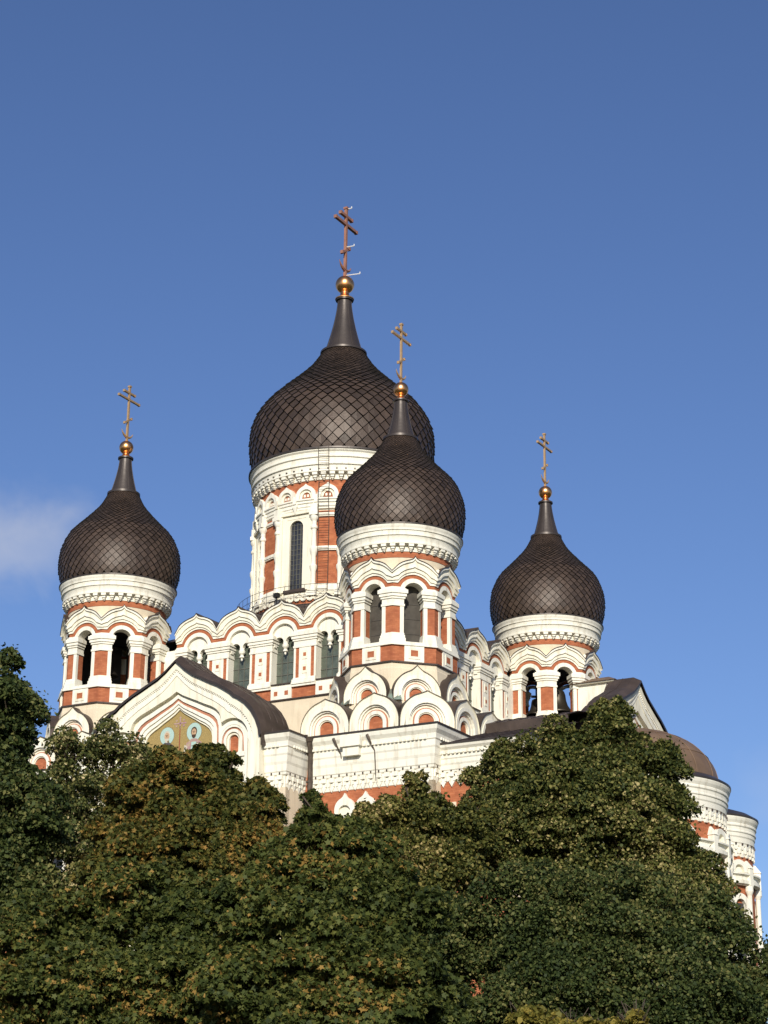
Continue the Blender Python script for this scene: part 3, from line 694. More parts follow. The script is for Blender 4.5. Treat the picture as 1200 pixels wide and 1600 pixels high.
# ------------------------------------------------------------------ lower body
def cornice(mb, path, ztop, closed=False, mt='white', sc_=1.0, corb=True, proj=1.0, mroof='sheet'):
    P = [(0, -2.42), (.03, -2.40), (.04, -1.86), (.11, -1.80), (.12, -1.70), (.15, -1.66), (.165, -1.36), (.20, -1.24), (.205, -1.16), (.215, -.98), (.25, -.90), (.26, -.64), (.30, -.60), (.305, -.50), (.32, -.38), (.42, -.22), (.45, -.08), (.45, -.03)]
    sweep(mb, path, [(o*proj, ztop+z*sc_) for o, z in P], mt, closed)
    sweep(mb, path, [(.45*proj, ztop-.03), (.50*proj, ztop-.02), (.50*proj, ztop+.05), (-.15, ztop+.16)], mroof, closed)
    n = len(path)
    for k in range(n if closed else n-1):
        a = Vector(path[k]); b = Vector(path[(k+1) % n]); L = (b-a).length; d = (b-a)/L; nn = (d.y, -d.x)
        ang = math.degrees(math.atan2(nn[1], nn[0])); F = Fr(a.x, a.y, ang)   # F.u == d
        m_ = max(1, round(L/.40)); w_ = L/m_
        for j in range(m_):
            u = (j+.5)*w_; z0 = ztop-1.86*sc_
            if corb:
                fbox(mb, F, u-w_*.34, u+w_*.34, 0, .13*proj, z0-.16, z0+.03, mt)
                # little horseshoe: two cheeks and a drop
                fbox(mb, F, u-w_*.40, u-w_*.18, 0, .10*proj, z0-.34, z0-.12, mt); fbox(mb, F, u+w_*.18, u+w_*.40, 0, .10*proj, z0-.34, z0-.12, mt)
                p = [F.P(u-w_*.36, .085*proj, z0-.36), F.P(u+w_*.36, .085*proj, z0-.36), F.P(u, .085*proj, z0-.60)]
                q = [F.P(u-w_*.36, 0, z0-.36), F.P(u+w_*.36, 0, z0-.36), F.P(u, 0, z0-.60)]
                mb.face(p, mt); mb.face([p[0], q[0], q[2], p[2]], mt); mb.face([p[1], p[2], q[2], q[1]], mt); mb.face([p[0], p[1], q[1], q[0]], mt)
                fbox(mb, F, u-w_*.08, u+w_*.08, 0, .14*proj, z0+.06, z0+.16, 'roof')  # dark nib stands in for the shadow in the corbel recess
            for s_ in (0, .5):    # dentils under the crown
                fbox(mb, F, u-w_*.14+s_*w_, u+w_*.10+s_*w_, .25*proj, .37*proj, ztop-.55*sc_-.07, ztop-.55*sc_+.03, mt) if j < m_-1 or s_ == 0 else None

low_k = kokoshnik(2.46, 1.62, 21.66, 1.3)
def block(tw, tx, ty, cdir):
    """square base under a bell tower, its outer corner towards cdir (degrees)"""
    b = MB(); a0 = cdir-45; a1 = cdir+45
    H = 3.86
    F0 = Fr(tx, ty, a0); F1 = Fr(tx, ty, a1)
    # main box
    pl = [F0.xy(-H, H), F0.xy(H, H), F0.xy(H, -1.5), F0.xy(-H, -1.5)]
    b.hexa(pl, 0, 21.5, 'brick')
    path = [F0.xy(-H+1.2, H), F0.xy(H, H), F1.xy(H-.01, H)]
    c1 = F0.xy(-2.1, H); c2 = F0.xy(H, H); c3 = F1.xy(2.1, H)
    cornice(b, [c1, c2, c3], 21.55)
    # corner pilasters and plaster band
    for F, s_ in ((F0, 1), (F1, -1)):
        fbox(b, F, *sorted((s_*(H-.62), s_*(H+.06))), H-.2, H+.06, 0, 19.2, 'beige')
        fbox(b, F, *sorted((s_*(H-.74), s_*(H-.66))), H-.2, H+.03, 0, 19.2, 'white')
        for u in (-1.0, 1.0):    # twin window hoods
            uu = samples(.5*.9999, 8)
            G = Fr(*F.xy(u*.52+(.12 if s_ > 0 else -.12), 0), math.degrees(math.atan2(F.n[1], F.n[0])))
            strip(b, G, uu, lambda q: 18.15+math.sqrt(max(0, .32**2-q*q)) if abs(q) < .32 else 17.6, keel(.5, 18.3, 19.0, 17.6), H+.16, H-.1, 'white')
            strip(b, G, samples(.33, 8), lambda q: 17.6, lambda q: 18.15+math.sqrt(max(0, .33**2-q*q)), H+.03, H-.1, 'cream')
            fbox(b, G, -.51, -.33, H, H+.14, 14.2, 17.6, 'white'); fbox(b, G, .33, .51, H, H+.14, 14.2, 17.6, 'white')
            fbox(b, G, -.515, .515, H, H+.2, 14.0, 14.2, 'white')
            fbox(b, G, -.33, .33, H, H+.05, 14.2, 17.6, 'darkglass')
        for z in (12.6, 6.2): fbox(b, F, -H-.02, H+.08, H-.1, H+.13, z, z+.5, 'white')
    # roof slab: slopes from the cornice up to the skirt
    rr = MB()
    rr.hexa([F0.xy(-3.0, 3.0), F0.xy(3.0, 3.0), F0.xy(3.0, -3.0), F0.xy(-3.0, -3.0)], 21.4, 23.2, 'roof', [F0.xy(-2.3, 2.3), F0.xy(2.3, 2.3), F0.xy(2.3, -2.3), F0.xy(-2.3, -2.3)])
    rr.hexa([F0.xy(-H+.1, H-.1), F0.xy(H-.1, H-.1), F0.xy(H-.1, -H), F0.xy(-H, -H)], 21.5, 21.60, 'roof')
    o = b.build('tower_base', root); rr.build('roof', o)
    K = []
    for F, us in ((F0, (-1.45, 1.05)), (F1, (1.45, -1.05))):
        for u in us:
            ang = math.degrees(math.atan2(F.n[1], F.n[0])); G = Fr(*F.xy(u, 0), ang)
            K.append((G, 4.02))
    K.append((Fr(tx, ty, cdir), 4.62))
    for G, n_ in K:
        km = MB(); kr = MB(); low_k(km, kr, G, n_)
        kk = km.build('kokoshnik', o); kr.build('kokoshnik_roof', o, True)
    return o
block(towers[0], A, -A, -45)
block(towers[1], -A, -A, -135)
block(towers[2], A, A, 45)

# body under the clerestory
bm_ = MB()
bm_.box(-7.3, 7.3, -7.3, 7.3, 0, 25.0, 'beige')
bm_.box(-12.0, 12.0, -11.6, 11.6, 0, 20.9, 'brick')
bm_.box(-8.0, 8.0, 8.0, 15.5, 0, 21.2, 'brick')
bm_.build('nave_wall', root)
lr = MB()     # low roofs around the clerestory
lr.hexa([(-12.2, -11.9), (12.2, -11.9), (12.2, 11.9), (-12.2, 11.9)], 20.95, 22.6, 'roof', [(-7.2, -7.2), (7.2, -7.2), (7.2, 7.2), (-7.2, 7.2)])
lr.hexa([(-5.9, -13.6), (5.9, -13.6), (5.9, -7.3), (-5.9, -7.3)], 21.45, 23.4, 'roof', [(-5.9, -12.2), (5.9, -12.2), (5.9, -7.3), (-5.9, -7.3)]) if False else None
lr.face([(-5.9, -13.0, 21.6), (5.9, -13.0, 21.6), (5.9, -7.3, 22.9), (-5.9, -7.3, 22.9)], 'roof')
lr.build('low_roof', root)

# ------------------------------------------------------------------ entrance side: porch with mosaic gable
RIM = [(0, 25.34), (.12, 25.24), (.25, 25.13), (.5, 24.91), (.93, 24.61), (1.33, 24.42), (1.9, 24.14), (2.3, 23.96), (2.6, 23.79), (3.0, 23.54), (3.2, 23.36), (3.4, 23.27), (3.8, 23.0), (4.15, 22.64), (4.4, 22.24), (4.58, 21.8), (4.64, 21.4)]
PINK = [(0, 23.72), (.3, 23.52), (.65, 23.35), (1.0, 23.19), (1.38, 23.0), (1.75, 22.84), (2.0, 22.68), (2.18, 22.48), (2.27, 22.2), (2.3, 21.4)]
def gable_front(ang, dist, with_mosaic, zoff=0.0):
    g = MB(); F = Fr(0, 0, ang); N = dist
    rim = interp([(a, z+zoff) for a, z in RIM]); pk = interp([(a, z+zoff) for a, z in PINK])
    zc = 21.5+zoff
    def hood(u, r_, c=3.03):
        d = abs(abs(u)-c); return zc+math.sqrt(r_*r_-d*d) if d < r_ else -1
    lowz = 15.0
    us = sorted(set([round(s_*x, 4) for s_ in (-1, 1) for x in ([p[0] for p in RIM]+[p[0] for p in PINK]+lin(2.31, 3.75, 28)+lin(0, 2.3, 20)+lin(3.75, 4.64, 6)+[2.2999, 2.3001])]))
    inner = lambda u: pk(u) if abs(u) <= 2.3 else max(hood(u, .68), lowz) if abs(u) < 3.71 else lowz
    def curve(base, hw, kx, dz):
        xs = [a*(hw+kx)/hw for a, z in base]; zs = [z+zoff+dz for a, z in base]
        return lambda u: float(np.interp(abs(u), xs, zs)) if abs(u) <= xs[-1]+1e-6 else lowz
    gro, den = curve(RIM, 4.64, -.52, -.60), curve(RIM, 4.64, -.26, -.30)
    def tre(k):
        p_ = curve(PINK, 2.3, k*.8, k*1.05)
        return lambda u: max(p_(u), hood(u, .68+k), inner(u))
    d1, d2 = tre(.17), tre(.27)
    us = sorted(set(us+[round(s_*x, 4) for s_ in (-1, 1) for x in (4.12, 4.1201, 4.38, 4.3801, 2.436, 2.4361, 2.516, 2.5161, 3.88, 3.8801, 3.98, 3.9801)+tuple(lin(2.3, 4.0, 30))]))
    cap = lambda f_: (lambda u: min(f_(u), rim(u)))
    fs = [inner, cap(d1), cap(d2), lambda u: max(gro(u), d2(u)), lambda u: max(den(u), gro(u), d2(u)), rim]
    deps = (.12, .03, .27, .31, .38); mts = ('white', 'cream', 'cream', 'white', 'cream')
    for i in range(len(fs)-1):
        strip(g, F, us, fs[i], (lambda u, i=i: max(fs[i](u), fs[i+1](u))), N+deps[i], N-.2, mts[i], ends=True)
    for q in range(-50, 51):
        u = q*.084; fbox(g, F, u-.022, u+.022, N+.3, N+.36, den(u)-.07, den(u)+.01, 'white')
    # terracotta line and inner white frame of the centre field
    up_ = [u for u in us if abs(u) <= 2.3]
    def shrink(k):   # offset curve inside PINK
        return interp([(a*(2.3-k)/2.3, z+zoff-k*1.15) for a, z in PINK])
    for (ka, kb, dn, mt) in ((0, .11, .05, 'pink'), (.11, .22, .09, 'white'), (.22, .34, .02, 'white'), (.34, .42, -.06, 'cream')):
        fa, fb = shrink(ka), shrink(kb); wa, wb = 2.3-ka, 2.3-kb
        uu = [u*wa/2.3 for u in up_]
        strip(g, F, uu, lambda u: fb(u) if abs(u) < wb else lowz, lambda u: fa(u), N+dn, N-.3, mt, ends=False)
    # side niches
    for sg in (-1, 1):
        G = Fr(*F.xy(sg*3.03, 0), ang)
        for (qo, qi, dn, mt) in ((.68, .58, .10, 'white'), (.58, .49, .03, 'pink'), (.49, .36, .08, 'white'), (.36, .25, .0, 'cream')):
            uu = sorted(set([round(x, 4) for x in samples(qo*.9999, 8)+samples(qi*.9999, 8)]))
            strip(g, G, uu, lambda u: zc+math.sqrt(max(0, qi*qi-u*u)) if abs(u) < qi else 20.9+zoff, lambda u: zc+math.sqrt(max(0, qo*qo-u*u)), N+dn, N-.2, mt)
        strip(g, G, samples(.26, 6), lambda u: 21.0+zoff, lambda u: zc+math.sqrt(max(0, .26**2-u*u)), N-.12, N-.2, 'brick')
        fbox(g, G, -.70, .70, N-.1, N+.12, 20.72+zoff, 20.92+zoff, 'white')
        fbox(g, G, -.70, .75, N-.3, N+.05, 8, 20.72+zoff, 'cream')
    o = g.build('gable_wall', root)
    if with_mosaic:
        ms = MB(); k = .42; f_ = shrink(k); w_ = 2.3-k
        uu = [u*w_/2.3 for u in up_]; MN = N-.14
        strip(ms, F, uu, lambda u: 17.5, f_, MN, MN-.1, 'mosaicgold')
        def disc(u, z, a, b, n_, mt, t0=0, t1=360, q=20):
            pts = [F.P(u+a*math.cos(R(t0+(t1-t0)*i/q)), MN+n_, z+b*math.sin(R(t0+(t1-t0)*i/q))) for i in range(q if t1-t0 == 360 else q+1)]
            ms.face(pts, mt)
        for (u, z, rr, kind) in ((-.70, 22.10, .385, 0), (.78, 22.14, .40, 1)):
            disc(u, z, rr*1.03, rr*1.09, .004, 'robe'); disc(u, z, rr, rr*1.06, .008, 'halo')
            ms.face([F.P(u+a, MN+.012, z+b) for a, b in (((-.13, -.30), (-.40, -.50), (-.52, -1.0), (-.60, -2.6), (.60, -2.6), (.52, -1.0), (.42, -.50), (.13, -.30)))], 'robe' if kind == 0 else 'robe2')
            if kind == 1:
                ms.face([F.P(u+a, MN+.016, z+b) for a, b in ((-.50, -.55), (-.34, -.62), (-.28, -1.2), (-.55, -1.3))], 'beard')
                ms.face([F.P(u+a, MN+.016, z+b) for a, b in ((-.12, -.45), (.14, -.45), (.2, -1.0), (-.16, -1.0))], 'halo')
                ms.face([F.P(u+a, MN+.016, z+b) for a, b in ((.18, -.5), (.42, -.6), (.5, -1.2), (.24, -1.1))], 'beard')
            else:
                ms.face([F.P(u+a, MN+.016, z+b) for a, b in ((-.06, -.75), (.10, -.70), (.06, -.95), (-.04, -.95))], 'skin')
            disc(u, z+.02, .165, .215, .016, 'hair' if kind == 1 else 'beard')
            disc(u, z-.02, .125, .18, .020, 'skin')
            disc(u, z-.12, .12, .16 if kind == 1 else .20, .024, 'hair' if kind == 1 else 'beard', 180, 360)
            for s_ in (-1, 1): disc(u+s_*.05, z+.03, .022, .014, .028, 'hair', q=8)
            ms.face([F.P(u+a, MN+.028, z+b) for a, b in ((-.015, .03), (.015, .03), (.02, -.05), (-.02, -.05))], 'hair')
        # cross emblem between the two figures
        for a in ((0, 22.62, .34, .035), (0, 22.62, .035, .26), (0, 21.5, .025, 1.0)):
            u, z, hw, hh = a; ms.face([F.P(u-hw, MN+.01, z-hh), F.P(u+hw, MN+.01, z-hh), F.P(u+hw, MN+.01, z+hh), F.P(u-hw, MN+.01, z+hh)], 'mred' if hh > .5 else 'robe2')
        for (u, z) in ((-.2, 22.75), (.2, 22.75), (0, 22.88), (-.2, 22.5), (.2, 22.5)): disc(u, z, .06, .05, .012, 'robe2', q=8)
        ms.build('mosaic', o)
    return o, F, N, rim, us
def gable_roof(o, F, N, rim, us, depth, lift, mt='roof'):
    r_ = MB(); uu = [u for u in us]
    lf = lambda u: rim(u)+.06+(lift-.06)*(1 if depth else 1)
    e = 1.03
    A0 = [F.P(u, N+.50, rim(u)+.004) for u in uu]; A1 = [F.P(u*e, N+.50, rim(u)+.10) for u in uu]
    A2 = [F.P(u*e, N+.10, rim(u)+lift) for u in uu]
    B = [F.P(u*e, N-depth, rim(u)+lift) for u in uu]
    r_.grid([A0, A1], 'sheet'); r_.grid([A1, A2], mt); r_.grid([A2, B], mt)
    # back of the shell
    r_.grid([B, [F.P(u*e, N-depth, 21.0) for u in uu]], mt)
    for sg in (0, -1): r_.face([A1[sg], A2[sg], B[sg], (*B[sg][:2], 21.0), (*A1[sg][:2], 21.0)], mt)
    for q in range(1, int(depth/.55)+1):      # standing seams
        n = N+.10-q*.55; r_.tube([F.P(u*e, n, rim(u)+lift+.01) for u in uu[::2]], .018, mt, 4)
    return r_.build('gable_roof', o, True)
pw = MB(); PH = 5.62; PY = 13.62
pw.box(-PH, PH, -PY, -11.9, 0, 21.5, 'cream')
for sg in (-1, 1):
    pth = [(4.35, -PY), (PH, -PY), (PH, -12.0)]
    if sg < 0: pth = [(-x, y) for x, y in pth][::-1]
    cornice(pw, pth, 21.55)
    F = Fr(0, 0, -90); fbox(pw, F, *sorted((sg*4.9, sg*5.68)), PY-.3, PY+.06, 0, 19.2, 'beige')
    F = Fr(0, 0, 0 if sg > 0 else 180)
    pw.box(*sorted((sg*5.3, sg*5.68)), -13.6, -12.2, 0, 19.2, 'beige')
pw.build('porch_wall', root)
go, F, N, rim, us = gable_front(-90, 13.85, True)
gable_roof(go, F, N, rim, us, 1.9, .38)

# ------------------------------------------------------------------ east side: wing, gable and apses
ew = MB(); EX = 16.1
ew.box(11.9, EX, -11.4, 11.4, 0, 20.7, 'brick')
cornice(ew, [(12.05, -11.4), (EX, -11.4), (EX, -4.8)], 20.75, sc_=.64)
cornice(ew, [(EX, 4.8), (EX, 11.4), (12.05, 11.4)], 20.75, sc_=.64)
for z in (12.6, 6.2): ew.box(11.95, EX+.12, -11.53, 11.53, z, z+.5, 'white')
for x in (12.5, 15.7): ew.box(x-.3, x+.35, -11.46, -11.2, 0, 18.3, 'beige')
ew.build('wing_wall', root)
er = MB()
er.face([(12.0, -11.8, 20.8), (16.5, -11.8, 20.8), (16.5, -6.6, 22.4), (12.0, -6.6, 22.4)], 'roof')
er.face([(12.0, 11.8, 20.8), (16.5, 11.8, 20.8), (16.5, 6.6, 22.4), (12.0, 6.6, 22.4)], 'roof')
er.face([(16.5, -11.8, 20.81), (16.5, -4.6, 20.81), (15.2, -4.6, 22.2), (15.2, -6.6, 22.2)], 'roof')
# concave roof behind the east gable
ridge = []
CR_ = [(0, 25.9), (.3, 25.5), (.8, 24.85), (1.4, 24.25), (2.2, 23.85), (3.2, 23.62), (4.6, 23.3), (6.2, 23.0), (7.4, 22.6)]
LW = [(0, 23.9), (1.4, 23.85), (2.2, 23.75), (3.2, 23.62), (4.6, 23.3), (6.2, 23.0), (7.4, 22.6)]
fc = interp(CR_); fl = interp(LW)
ys = lin(-7.4, 7.4, 44)
hi_ = [(16.3, y, fc(y)) for y in ys]; mid = [(15.1, y, fc(y)) for y in ys]; lo1 = [(14.0, y, fl(y)) for y in ys]; lo2 = [(7.4, y, fl(y)) for y in ys]
er.grid([hi_, mid], 'roof'); er.grid([mid, lo1], 'roof'); er.grid([lo1, lo2], 'roof')
for sg in (-1, 1):
    er.grid([[(x, sg*7.4, 22.6) for x in (16.3, 7.4)], [(x, sg*7.4, 20.9) for x in (16.3, 7.4)]], 'roof')
for x in lin(8.2, 16.2, 14):
    f_ = fc if x > 15 else fl
    er.tube([(x, y, f_(y)+.015) for y in ys], .022, 'roof', 4)
for x in lin(12.3, 16.3, 7): er.tube([(x, -11.75, 20.84), (x, -6.6, 22.42)], .022, 'roof', 4)
er.build('wing_roof', root, False)
go2, F2, N2, rim2, us2 = gable_front(0, EX+.2, False, 0.35)
gable_roof(go2, F2, N2, rim2, us2, .9, .30)
tb = MB(); tb.box(10.3, 12.35, 7.0, 9.4, 21, 27.9, 'white')
tb.hexa([(10.2, 6.8), (12.55, 6.8), (12.55, 9.6), (10.2, 9.6)], 27.9, 27.96, 'white')
t_ = tb.build('stair_turret', root)
tr = MB(); tr.hexa([(10.1, 6.7), (12.65, 6.7), (12.65, 9.7), (10.1, 9.7)], 27.96, 28.5, 'brownroof', [(10.1, 8.1), (11.7, 8.1), (11.7, 8.4), (10.1, 8.4)]); tr.build('roof', t_)

def apse(cx, cyy, rr, ztop, dome):
    m_ = MB(); o = (cx, cyy); r0 = rr-.36
    z = ztop
    m_.lathe([(r0, 0), (r0, z-1.9)], 'brick', 48, o, -100, 100)
    prof = [(0, -1.92), (.03, -1.90), (.04, -1.46), (.11, -1.42), (.12, -1.30), (.16, -1.26), (.17, -1.02), (.22, -.96), (.23, -.80), (.29, -.76), (.29, -.70), (.26, -.66), (.27, -.52), (.34, -.46), (.34, -.38), (.32, -.34), (.42, -.20), (.47, -.08), (.47, -.03)]
    m_.lathe([(r0+a_*.74, z+b_) for a_, b_ in prof], 'white', 48, o, -100, 100)
    n = int(2*math.pi*r0/.42)
    for j in range(n):
        ang = 360*j/n
        if 100 < ang < 260: continue
        F = Fr(cx, cyy, ang); w_ = .40; z0 = z-1.44
        fbox(m_, F, -w_*.34, w_*.34, r0, r0+.11, z0-.16, z0+.03, 'white'); fbox(m_, F, -w_*.40, -w_*.18, r0, r0+.11, z0-.34, z0-.12, 'white'); fbox(m_, F, w_*.18, w_*.40, r0, r0+.11, z0-.34, z0-.12, 'white')
        fbox(m_, F, -w_*.20, w_*.20, r0, r0+.10, z0-.52, z0-.34, 'white'); fbox(m_, F, -w_*.08, w_*.08, r0+.1, r0+.16, z0+.06, z0+.16, 'roof')  # last box: dark nib painting in the corbel's recess shadow
    # string course with arches above and window bays below
    for (a_, b_) in (((r0+.12, z-3.35), (r0+.30, z-3.27)), ((r0+.30, z-3.27), (r0+.30, z-3.10)), ((r0+.30, z-3.10), (r0+.2, z-3.07)), ((r0+.2, z-3.07), (r0+.2, z-2.92)), ((r0+.2, z-2.92), (r0+.34, z-2.84)), ((r0+.34, z-2.84), (r0+.34, z-2.76)), ((r0+.34, z-2.76), (r0, z-2.72))):
        m_.lathe([a_, b_], 'white', 48, o, -100, 100)
    for ang in ((-78, -60, -42, -4, 14, 57, 75) if dome else (-89, -27, 36, 97)):
        F = Fr(cx, cyy, ang); uu = samples(.58*.9999, 8)
        strip(m_, F, uu, lambda u: z-2.68+math.sqrt(max(0, .32**2-u*u)) if abs(u) < .32 else z-2.72, lambda u: z-2.70+math.sqrt(max(0, .58**2-u*u)), r0+.22, r0-.3, 'white')
        strip(m_, F, samples(.33, 6), lambda u: z-2.72, lambda u: z-2.68+math.sqrt(max(0, .33**2-u*u)), r0+.05, r0-.2, 'cream')
        fbox(m_, F, -.34, .34, r0-.3, r0+.03, z-9.5, z-4.2, 'darkglass')
        strip(m_, F, uu, lambda u: z-4.35+math.sqrt(max(0, .34**2-u*u)) if abs(u) < .34 else z-9.5, lambda u: z-4.3+math.sqrt(max(0, .56**2-u*u)), r0+.2, r0-.3, 'white')
        for sg in (-1, 1):
            G = Fr(cx, cyy, ang+sg*math.degrees(.68/r0)); px_, py_ = G.xy(0, r0+.16)
            m_.lathe([(.17, z-9.6), (.13, z-9.2), (.13, z-8.0), (.2, z-7.8), (.2, z-7.6), (.13, z-7.5), (.12, z-6.3), (.19, z-6.1), (.19, z-5.9), (.12, z-5.8), (.12, z-3.8), (.2, z-3.6), (.2, z-3.35)], 'white', 12, (px_, py_))
            fbox(m_, G, -.14, .14, r0, r0+.34, z-3.35, z-2.45, 'white')
            m_.hexa([G.xy(-.18, r0+.38), G.xy(.18, r0+.38), G.xy(.18, r0), G.xy(-.18, r0)], z-2.5, z-2.1, 'white', [G.xy(-.02, r0+.1), G.xy(.02, r0+.1), G.xy(.02, r0), G.xy(-.02, r0)])
    ap = m_.build('apse', root, True, angle=10)
    rr_ = MB()
    rr_.lathe([(r0+.33, z-.03), (r0+.38, z-.02), (r0+.38, z+.06), (r0-.05, z+.32)], 'sheet', 48, o, -105, 105)
    if dome:
        R2 = r0-.20; H = 2.6; pr = []
        for i in range(15):
            t = math.pi/2*i/14; pr.append((R2*math.cos(t)+.001, z+.32+H*math.sin(t)))
        rr_.lathe([(R2+.02, z+.2)]+pr, 'brownroof', 64, o, -110, 110)
        for ang in range(-100, 101, 20):
            F = Fr(cx, cyy, ang); rr_.tube([F.P(0, q_+.01, zz) for q_, zz in pr], .022, 'brownroof', 4)
        for i in (4, 8): rr_.tube([(cx+(pr[i][0]+.01)*math.cos(R(t)), cyy+(pr[i][0]+.01)*math.sin(R(t)), pr[i][1]) for t in range(-100, 101, 5)], .018, 'brownroof', 4)
    else:
        rr_.lathe([(r0-.05, z+.32), (.1, z+1.15)], 'sheet', 48, o, -110, 110)
    rr_.build('apse_roof', ap, True, angle=30)
apse(16.1, 0.1, 4.55, 20.5, True)
apse(16.25, 8.2, 2.95, 20.35, False)
apse(16.25, -8.2, 2.95, 20.35, False)

# downpipes
for pts in ([(6.15, -12.55, 21.45), (6.12, -12.35, 20.9), (6.05, -12.25, 20.2), (6.05, -12.25, 19.0), (6.0, -12.22, 12), (6.0, -12.22, 1.0)],):
    p = MB(); p.tube(pts, .12, 'pipe', 10)
    for z in (19.6, 18.0, 16.0): p.tube([(6.02, -12.24, z), (6.02, -12.24, z+.08)], .16, 'pipe', 10)
    p.tube([(6.15, -12.55, 21.35), (6.15, -12.55, 21.55)], [.14, .22], 'pipe', 10)
    p.build('downpipe', root)
for x in (7.35, 9.05):
    p = MB(); p.tube([(x, -12.5, 21.4), (x+.12, -12.45, 21.1), (x+.28, -12.3, 20.7), (x+.28, -12.16, 20.2 if x < 8 else 19.4)], [.07, .05, .03, .02], 'pipe', 6); p.build('drain_spout', root)
bx = MB(); bx.box(7.75, 8.75, -12.62, -12.2, 20.95, 21.42, 'white'); bx.box(7.85, 8.65, -12.52, -12.2, 20.55, 20.95, 'white'); bx.build('cornice_bracket', root)

# ------------------------------------------------------------------ ground
gm = MB()
GN = 40; rows = []
for i in range(GN+1):
    y = -400+ (3400)*(i/GN)**1.6
    rows.append([(-1800+3600*j/GN, y, -0.0) for j in range(GN+1)])
gm.grid(rows, 'ground') if False else None
MATS['grass'] = mat('grass_ground', (0.055, 0.075, 0.03), 0.95, var=0.25, vscale=0.4, bump=0.5, bscale=8)
gm.grid(rows, 'grass')
g = gm.build('ground', None); g['kind'] = 'structure'; g['label'] = 'grassy park ground below the trees'

# ------------------------------------------------------------------ trees
def leafmat(name, cols, rough=0.55, trans=0.25):
    M = bpy.data.materials.new(name); M.use_nodes = True; t = M.node_tree; N = t.nodes; L = t.links
    b = N['Principled BSDF']; b.inputs['Roughness'].default_value = 0.62; b.inputs['Specular IOR Level'].default_value = 0.2
    g_ = N.new('ShaderNodeNewGeometry'); cr = N.new('ShaderNodeValToRGB')
    cr.color_ramp.interpolation = 'LINEAR'
    while len(cr.color_ramp.elements) < len(cols): cr.color_ramp.elements.new(0.5)
    for e, (p, c) in zip(cr.color_ramp.elements, cols): e.position = p; e.color = (c[0]*1.13, c[1]*0.96, c[2]*0.95, 1)
    tcn = N.new('ShaderNodeTexCoord'); nz = N.new('ShaderNodeTexNoise'); nz.inputs['Scale'].default_value = 0.55; nz.inputs['Detail'].default_value = 3
    L.new(tcn.outputs['Object'], nz.inputs['Vector'])
    ma = N.new('ShaderNodeMath'); ma.operation = 'MULTIPLY_ADD'; ma.inputs[1].default_value = 1.6; ma.inputs[2].default_value = -0.8; L.new(nz.outputs[0], ma.inputs[0])
    ad = N.new('ShaderNodeMath'); ad.operation = 'ADD'; ad.use_clamp = True; L.new(g_.outputs['Random Per Island'], ad.inputs[0]); L.new(ma.outputs[0], ad.inputs[1])
    L.new(ad.outputs[0], cr.inputs[0]); L.new(cr.outputs[0], b.inputs['Base Color'])
    tr_ = N.new('ShaderNodeBsdfTranslucent'); mx = N.new('ShaderNodeMixShader'); mx.inputs[0].default_value = trans
    L.new(cr.outputs[0], tr_.inputs[0]); L.new(b.outputs[0], mx.inputs[1]); L.new(tr_.outputs[0], mx.inputs[2])
    L.new(mx.outputs[0], N['Material Output'].inputs['Surface']); MATS[name] = M
leafmat('linden_leaf', [(0, (.022, .040, .010)), (.35, (.056, .082, .020)), (.7, (.110, .134, .034)), (.9, (.18, .195, .056)), (1, (.34, .33, .14))])  # brightest stops put the sunlit leaf sparkle into the colour
leafmat('linden_leaf_olive', [(0, (.028, .044, .010)), (.35, (.068, .090, .020)), (.7, (.130, .146, .036)), (.9, (.22, .215, .062)), (1, (.38, .35, .15))])  # top stops raised likewise, sun sparkle as leaf colour
leafmat('deep_leaf', [(0, (.018, .036, .010)), (.4, (.040, .068, .018)), (.78, (.076, .108, .030)), (1, (.16, .18, .06))])
leafmat('maple_leaf', [(0, (.020, .037, .009)), (.4, (.048, .075, .017)), (.80, (.088, .118, .028)), (.985, (.14, .155, .036)), (1, (.26, .19, .05))])
leafmat('maple_leaf_rusty', [(0, (.024, .040, .009)), (.42, (.062, .083, .018)), (.70, (.112, .118, .026)), (.92, (.165, .135, .03)), (1, (.26, .18, .045))])
leafmat('pale_leaf', [(0, (.030, .050, .014)), (.5, (.078, .106, .028)), (.8, (.18, .195, .065)), (1, (.52, .50, .26))])
leafmat('yellow_leaf', [(0, (.05, .066, .012)), (.5, (.12, .13, .024)), (1, (.26, .24, .05))])

